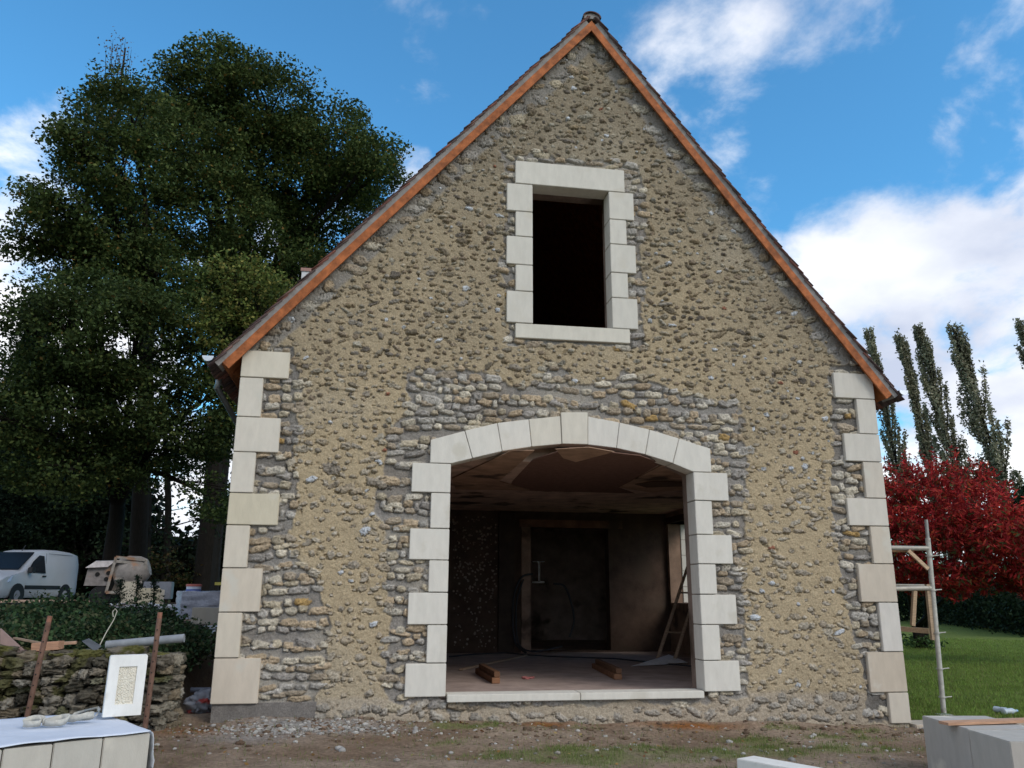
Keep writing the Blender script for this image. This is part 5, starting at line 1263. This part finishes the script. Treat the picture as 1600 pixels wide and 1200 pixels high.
bs = atz(1610, 975, 0); tree(lob, (bs[0], bs[1], 0), .3, 'dark_tree', 'small very dark tree at the right frame edge behind the red sumac', 'tree', DH, .26, dens=12, clump=26, spread=.35)
lob = [lp(x, y, r, 52, 0) for x, y, r in [(1530, 745, 26), (1555, 760, 28), (1510, 770, 30), (1460, 760, 30), (1410, 770, 34)]]
bs = atz(1530, 975, 0); tree(lob, (bs[0], bs[1], 0), .2, 'green_tree', 'muted green bush tree at the foot of the fourth poplar', 'tree', [(.06, .075, .04), (.045, .055, .03)], .26, dens=10, clump=20, spread=.35)
# yard side: dark wood behind the van
def wood():
    P = []
    for k in range(3600):
        px = RNG.uniform(-160, 420); f = RNG.random(); 
        top = np.interp(px, [-120, 185, 205, 330, 420], [700, 745, 858, 880, 800])
        py = top+(945-top)*f; c = atd(px, py, 41+RNG.uniform(-3, 3)); P.append(c+RNG.normal(size=(48, 3))*np.array([.7, .7, .45]))
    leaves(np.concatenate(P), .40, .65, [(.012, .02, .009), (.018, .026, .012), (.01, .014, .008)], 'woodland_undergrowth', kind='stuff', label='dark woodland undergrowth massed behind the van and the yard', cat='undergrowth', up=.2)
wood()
lob = [lp(x, y, r, 30, 0) for x, y, r in [(215, 880, 26), (250, 875, 28), (285, 890, 26), (235, 905, 26), (275, 912, 22)]]
bs = atd(250, 935, 30); tree(lob, (bs[0], bs[1], 1.2), .08, 'autumn_bush', 'olive and rust coloured bush behind the cement mixer', 'bush', [(.05, .055, .018), (.075, .05, .02), (.035, .045, .015)], .13, dens=30, clump=22, spread=.22)
lob = [lp(x, y, r, 37, 0) for x, y, r in [(20, 800, 55), (90, 800, 50), (150, 790, 42), (180, 830, 28), (60, 840, 40), (125, 850, 40), (0, 860, 40), (350, 800, 34), (345, 850, 36), (330, 890, 30)]]
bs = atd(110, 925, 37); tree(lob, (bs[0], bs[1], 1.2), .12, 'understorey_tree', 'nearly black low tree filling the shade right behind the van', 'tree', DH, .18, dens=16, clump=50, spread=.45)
lob = [lp(x, y, r, 22, 0) for x, y, r in [(405, 440, 42), (375, 480, 45), (425, 480, 30), (345, 520, 45), (395, 520, 35), (365, 430, 36), (340, 585, 34), (360, 640, 28)]]  # extra tree added; its lighter palette paints the lit lower side of the crown
bs = atd(372, 925, 22); tree(lob, (bs[0], bs[1], 1.1), .12, 'lit_crown_tree', 'added tree just above the left eave, its lighter yellowish green standing in for light on the crown', 'tree', [(.13, .17, .04), (.17, .20, .05), (.09, .13, .035), (.24, .22, .06)], .10, dens=34, clump=80, spread=.26)
for i, (px, d, r_, lab) in enumerate([(228, 33, .17, 'slim dark tree trunk left in the bright gap under the trees'), (262, 36, .13, 'slim dark tree trunk in the middle of the bright gap'), (316, 30, .32, 'thick leaning dark trunk near the house side of the gap')]):
    a = Vector(atd(px, 925, d)); b = Vector(atd(px-(6 if i < 2 else -22), 640, d)); t = empty('slender_tree', a, label=lab, cat='tree', group='trunks in the gap under the trees'); mb = MB(); mb.tube([a-Vector((0, 0, .5)), a.lerp(b, .5)+Vector((.1, 0, 0)), b], [r_*1.2, r_, r_*.7], 8); mb.build('trunk', M_bark, t, smooth=True)
    mb = MB(); P = []
    for k in range(16):
        s = a.lerp(b, RNG.uniform(.15, .95)); e = s+Vector((RNG.uniform(-1.5, 1.5), RNG.uniform(-.5, .5), RNG.uniform(.1, 1.0))); mb.tube([s, e], [.03, .008], 4); P.append(np.array(e)+RNG.normal(size=(60, 3))*.4)
    mb.build('branches', M_bark, t, kind='stuff'); leaves(np.concatenate(P), .17, .6, DH, 'foliage', t)
# ivy bank behind the rubble wall
def ivy():
    P = []
    for k in range(1500):
        x = RNG.uniform(-5.6, -2.35); f = RNG.random(); y = .2+2.8*f
        zt = .90+.34*math.sin(min(f*1.5, 1)*math.pi*.5)+.34*mnoise.noise(Vector((x*1.5, y*1.5, 0)))
        zt = .86+(zt-.86)*float(np.interp(x, [-4.2, -3.2, -2.4], [1, .7, .1]))
        P.append(np.array([x, y, zt])+RNG.normal(size=(30, 3))*np.array([.13, .13, .10]))
    leaves(np.concatenate(P), .055, .8, [(.035, .07, .028), (.055, .10, .04), (.02, .042, .02), (.09, .10, .05)], 'ivy_bank', kind='stuff', label='dark green ivy and brambles heaped behind the rubble wall', cat='ivy', up=.5)
    # soil mound under it
    mb = MB(); V = []; F = []; nu, nv2 = 30, 12
    for j in range(nv2+1):
        for i in range(nu+1):
            x = -5.8+3.4*i/nu; f = j/nv2; y = .05+3.1*f; e = min(i/2, (nu-i)/2, 1); V.append((x, y, .80+(.24*math.sin(min(f*1.5, 1)*math.pi*.5)*(1 if j < nv2 else 0)+.02)*e))
    for j in range(nv2):
        for i in range(nu): a = j*(nu+1)+i; F.append((a, a+1, a+nu+2, a+nu+1))
    mb.add(V, F, (.06, .05, .035)); mb.build('soil_bank', M_ground, smooth=True, kind='structure')
ivy()
# sapling sprigs before the mixer
def sprig(px, pt, pb, Y, lab):
    a, b = Vector(at(px, pb, Y)), Vector(at(px+2, pt, Y)); t = empty('conifer_sprig', a, label=lab, cat='sapling', group='saplings before the mixer'); mb = MB(); mb.tube([a-Vector((0, 0, .3)), b], [.012, .004], 5); mb.build('stem', M_bark, t)
    P = []
    for k in range(16):
        f = .1+.9*k/16; s = np.array(a.lerp(b, f)); w = .20*(1-f)+.04
        for q in range(4): an = RNG.random()*6.28; P.append(s+np.linspace(0, 1, 10)[:, None]*np.array([math.cos(an)*w, math.sin(an)*w, .02])+RNG.normal(size=(10, 3))*.01)
    leaves(np.concatenate(P), .045, .35, [(.02, .035, .02)], 'needles', t)
sprig(213, 898, 960, 5.0, 'thin dark conifer sapling directly before the mixer drum')
sprig(187, 905, 955, 5.2, 'smaller conifer sapling left of the one before the drum')
sprig(240, 905, 960, 5.1, 'thin conifer sapling right of the mixer drum')

def litter():
    n = 260; x = RNG.uniform(-2.5, 7.5, n); y = RNG.uniform(-2.4, -.1, n)
    leaves(np.stack([x, y, sample_grid(GZ, x, y)+.008], 1), .05, .6, [(.30, .17, .06), (.24, .11, .05), (.38, .28, .12), (.5, .48, .42)], 'fallen_leaves', kind='stuff', label='dry fallen leaves scattered over the soil before the gable', cat='leaves', up=1.5)
    lb = LB()
    for i in range(700):
        x = RNG.uniform(-3, 7.6); y = -abs(RNG.normal(0, .8))-.04
        if y < -2.6: continue
        q = RNG.choice([.02, .035, .06], p=[.6, .3, .1])*RNG.uniform(.7, 1.3); z = float(sample_grid(GZ, np.array([x]), np.array([y]))[0])
        V, F = lump((x, y, z+q*.1), (q*1.4, q*1.2, q*.7), .9, .4, ICO1); lb.add(V, F, np.array([(.20, .14, .10), (.28, .22, .16), (.15, .10, .07)][int(RNG.integers(3))])*RNG.uniform(.8, 1.2))
    lb.build('soil_clods', M_ground, smooth=False, kind='stuff', label='loose clods of brown soil along the foot of the gable', cat='soil')
litter()
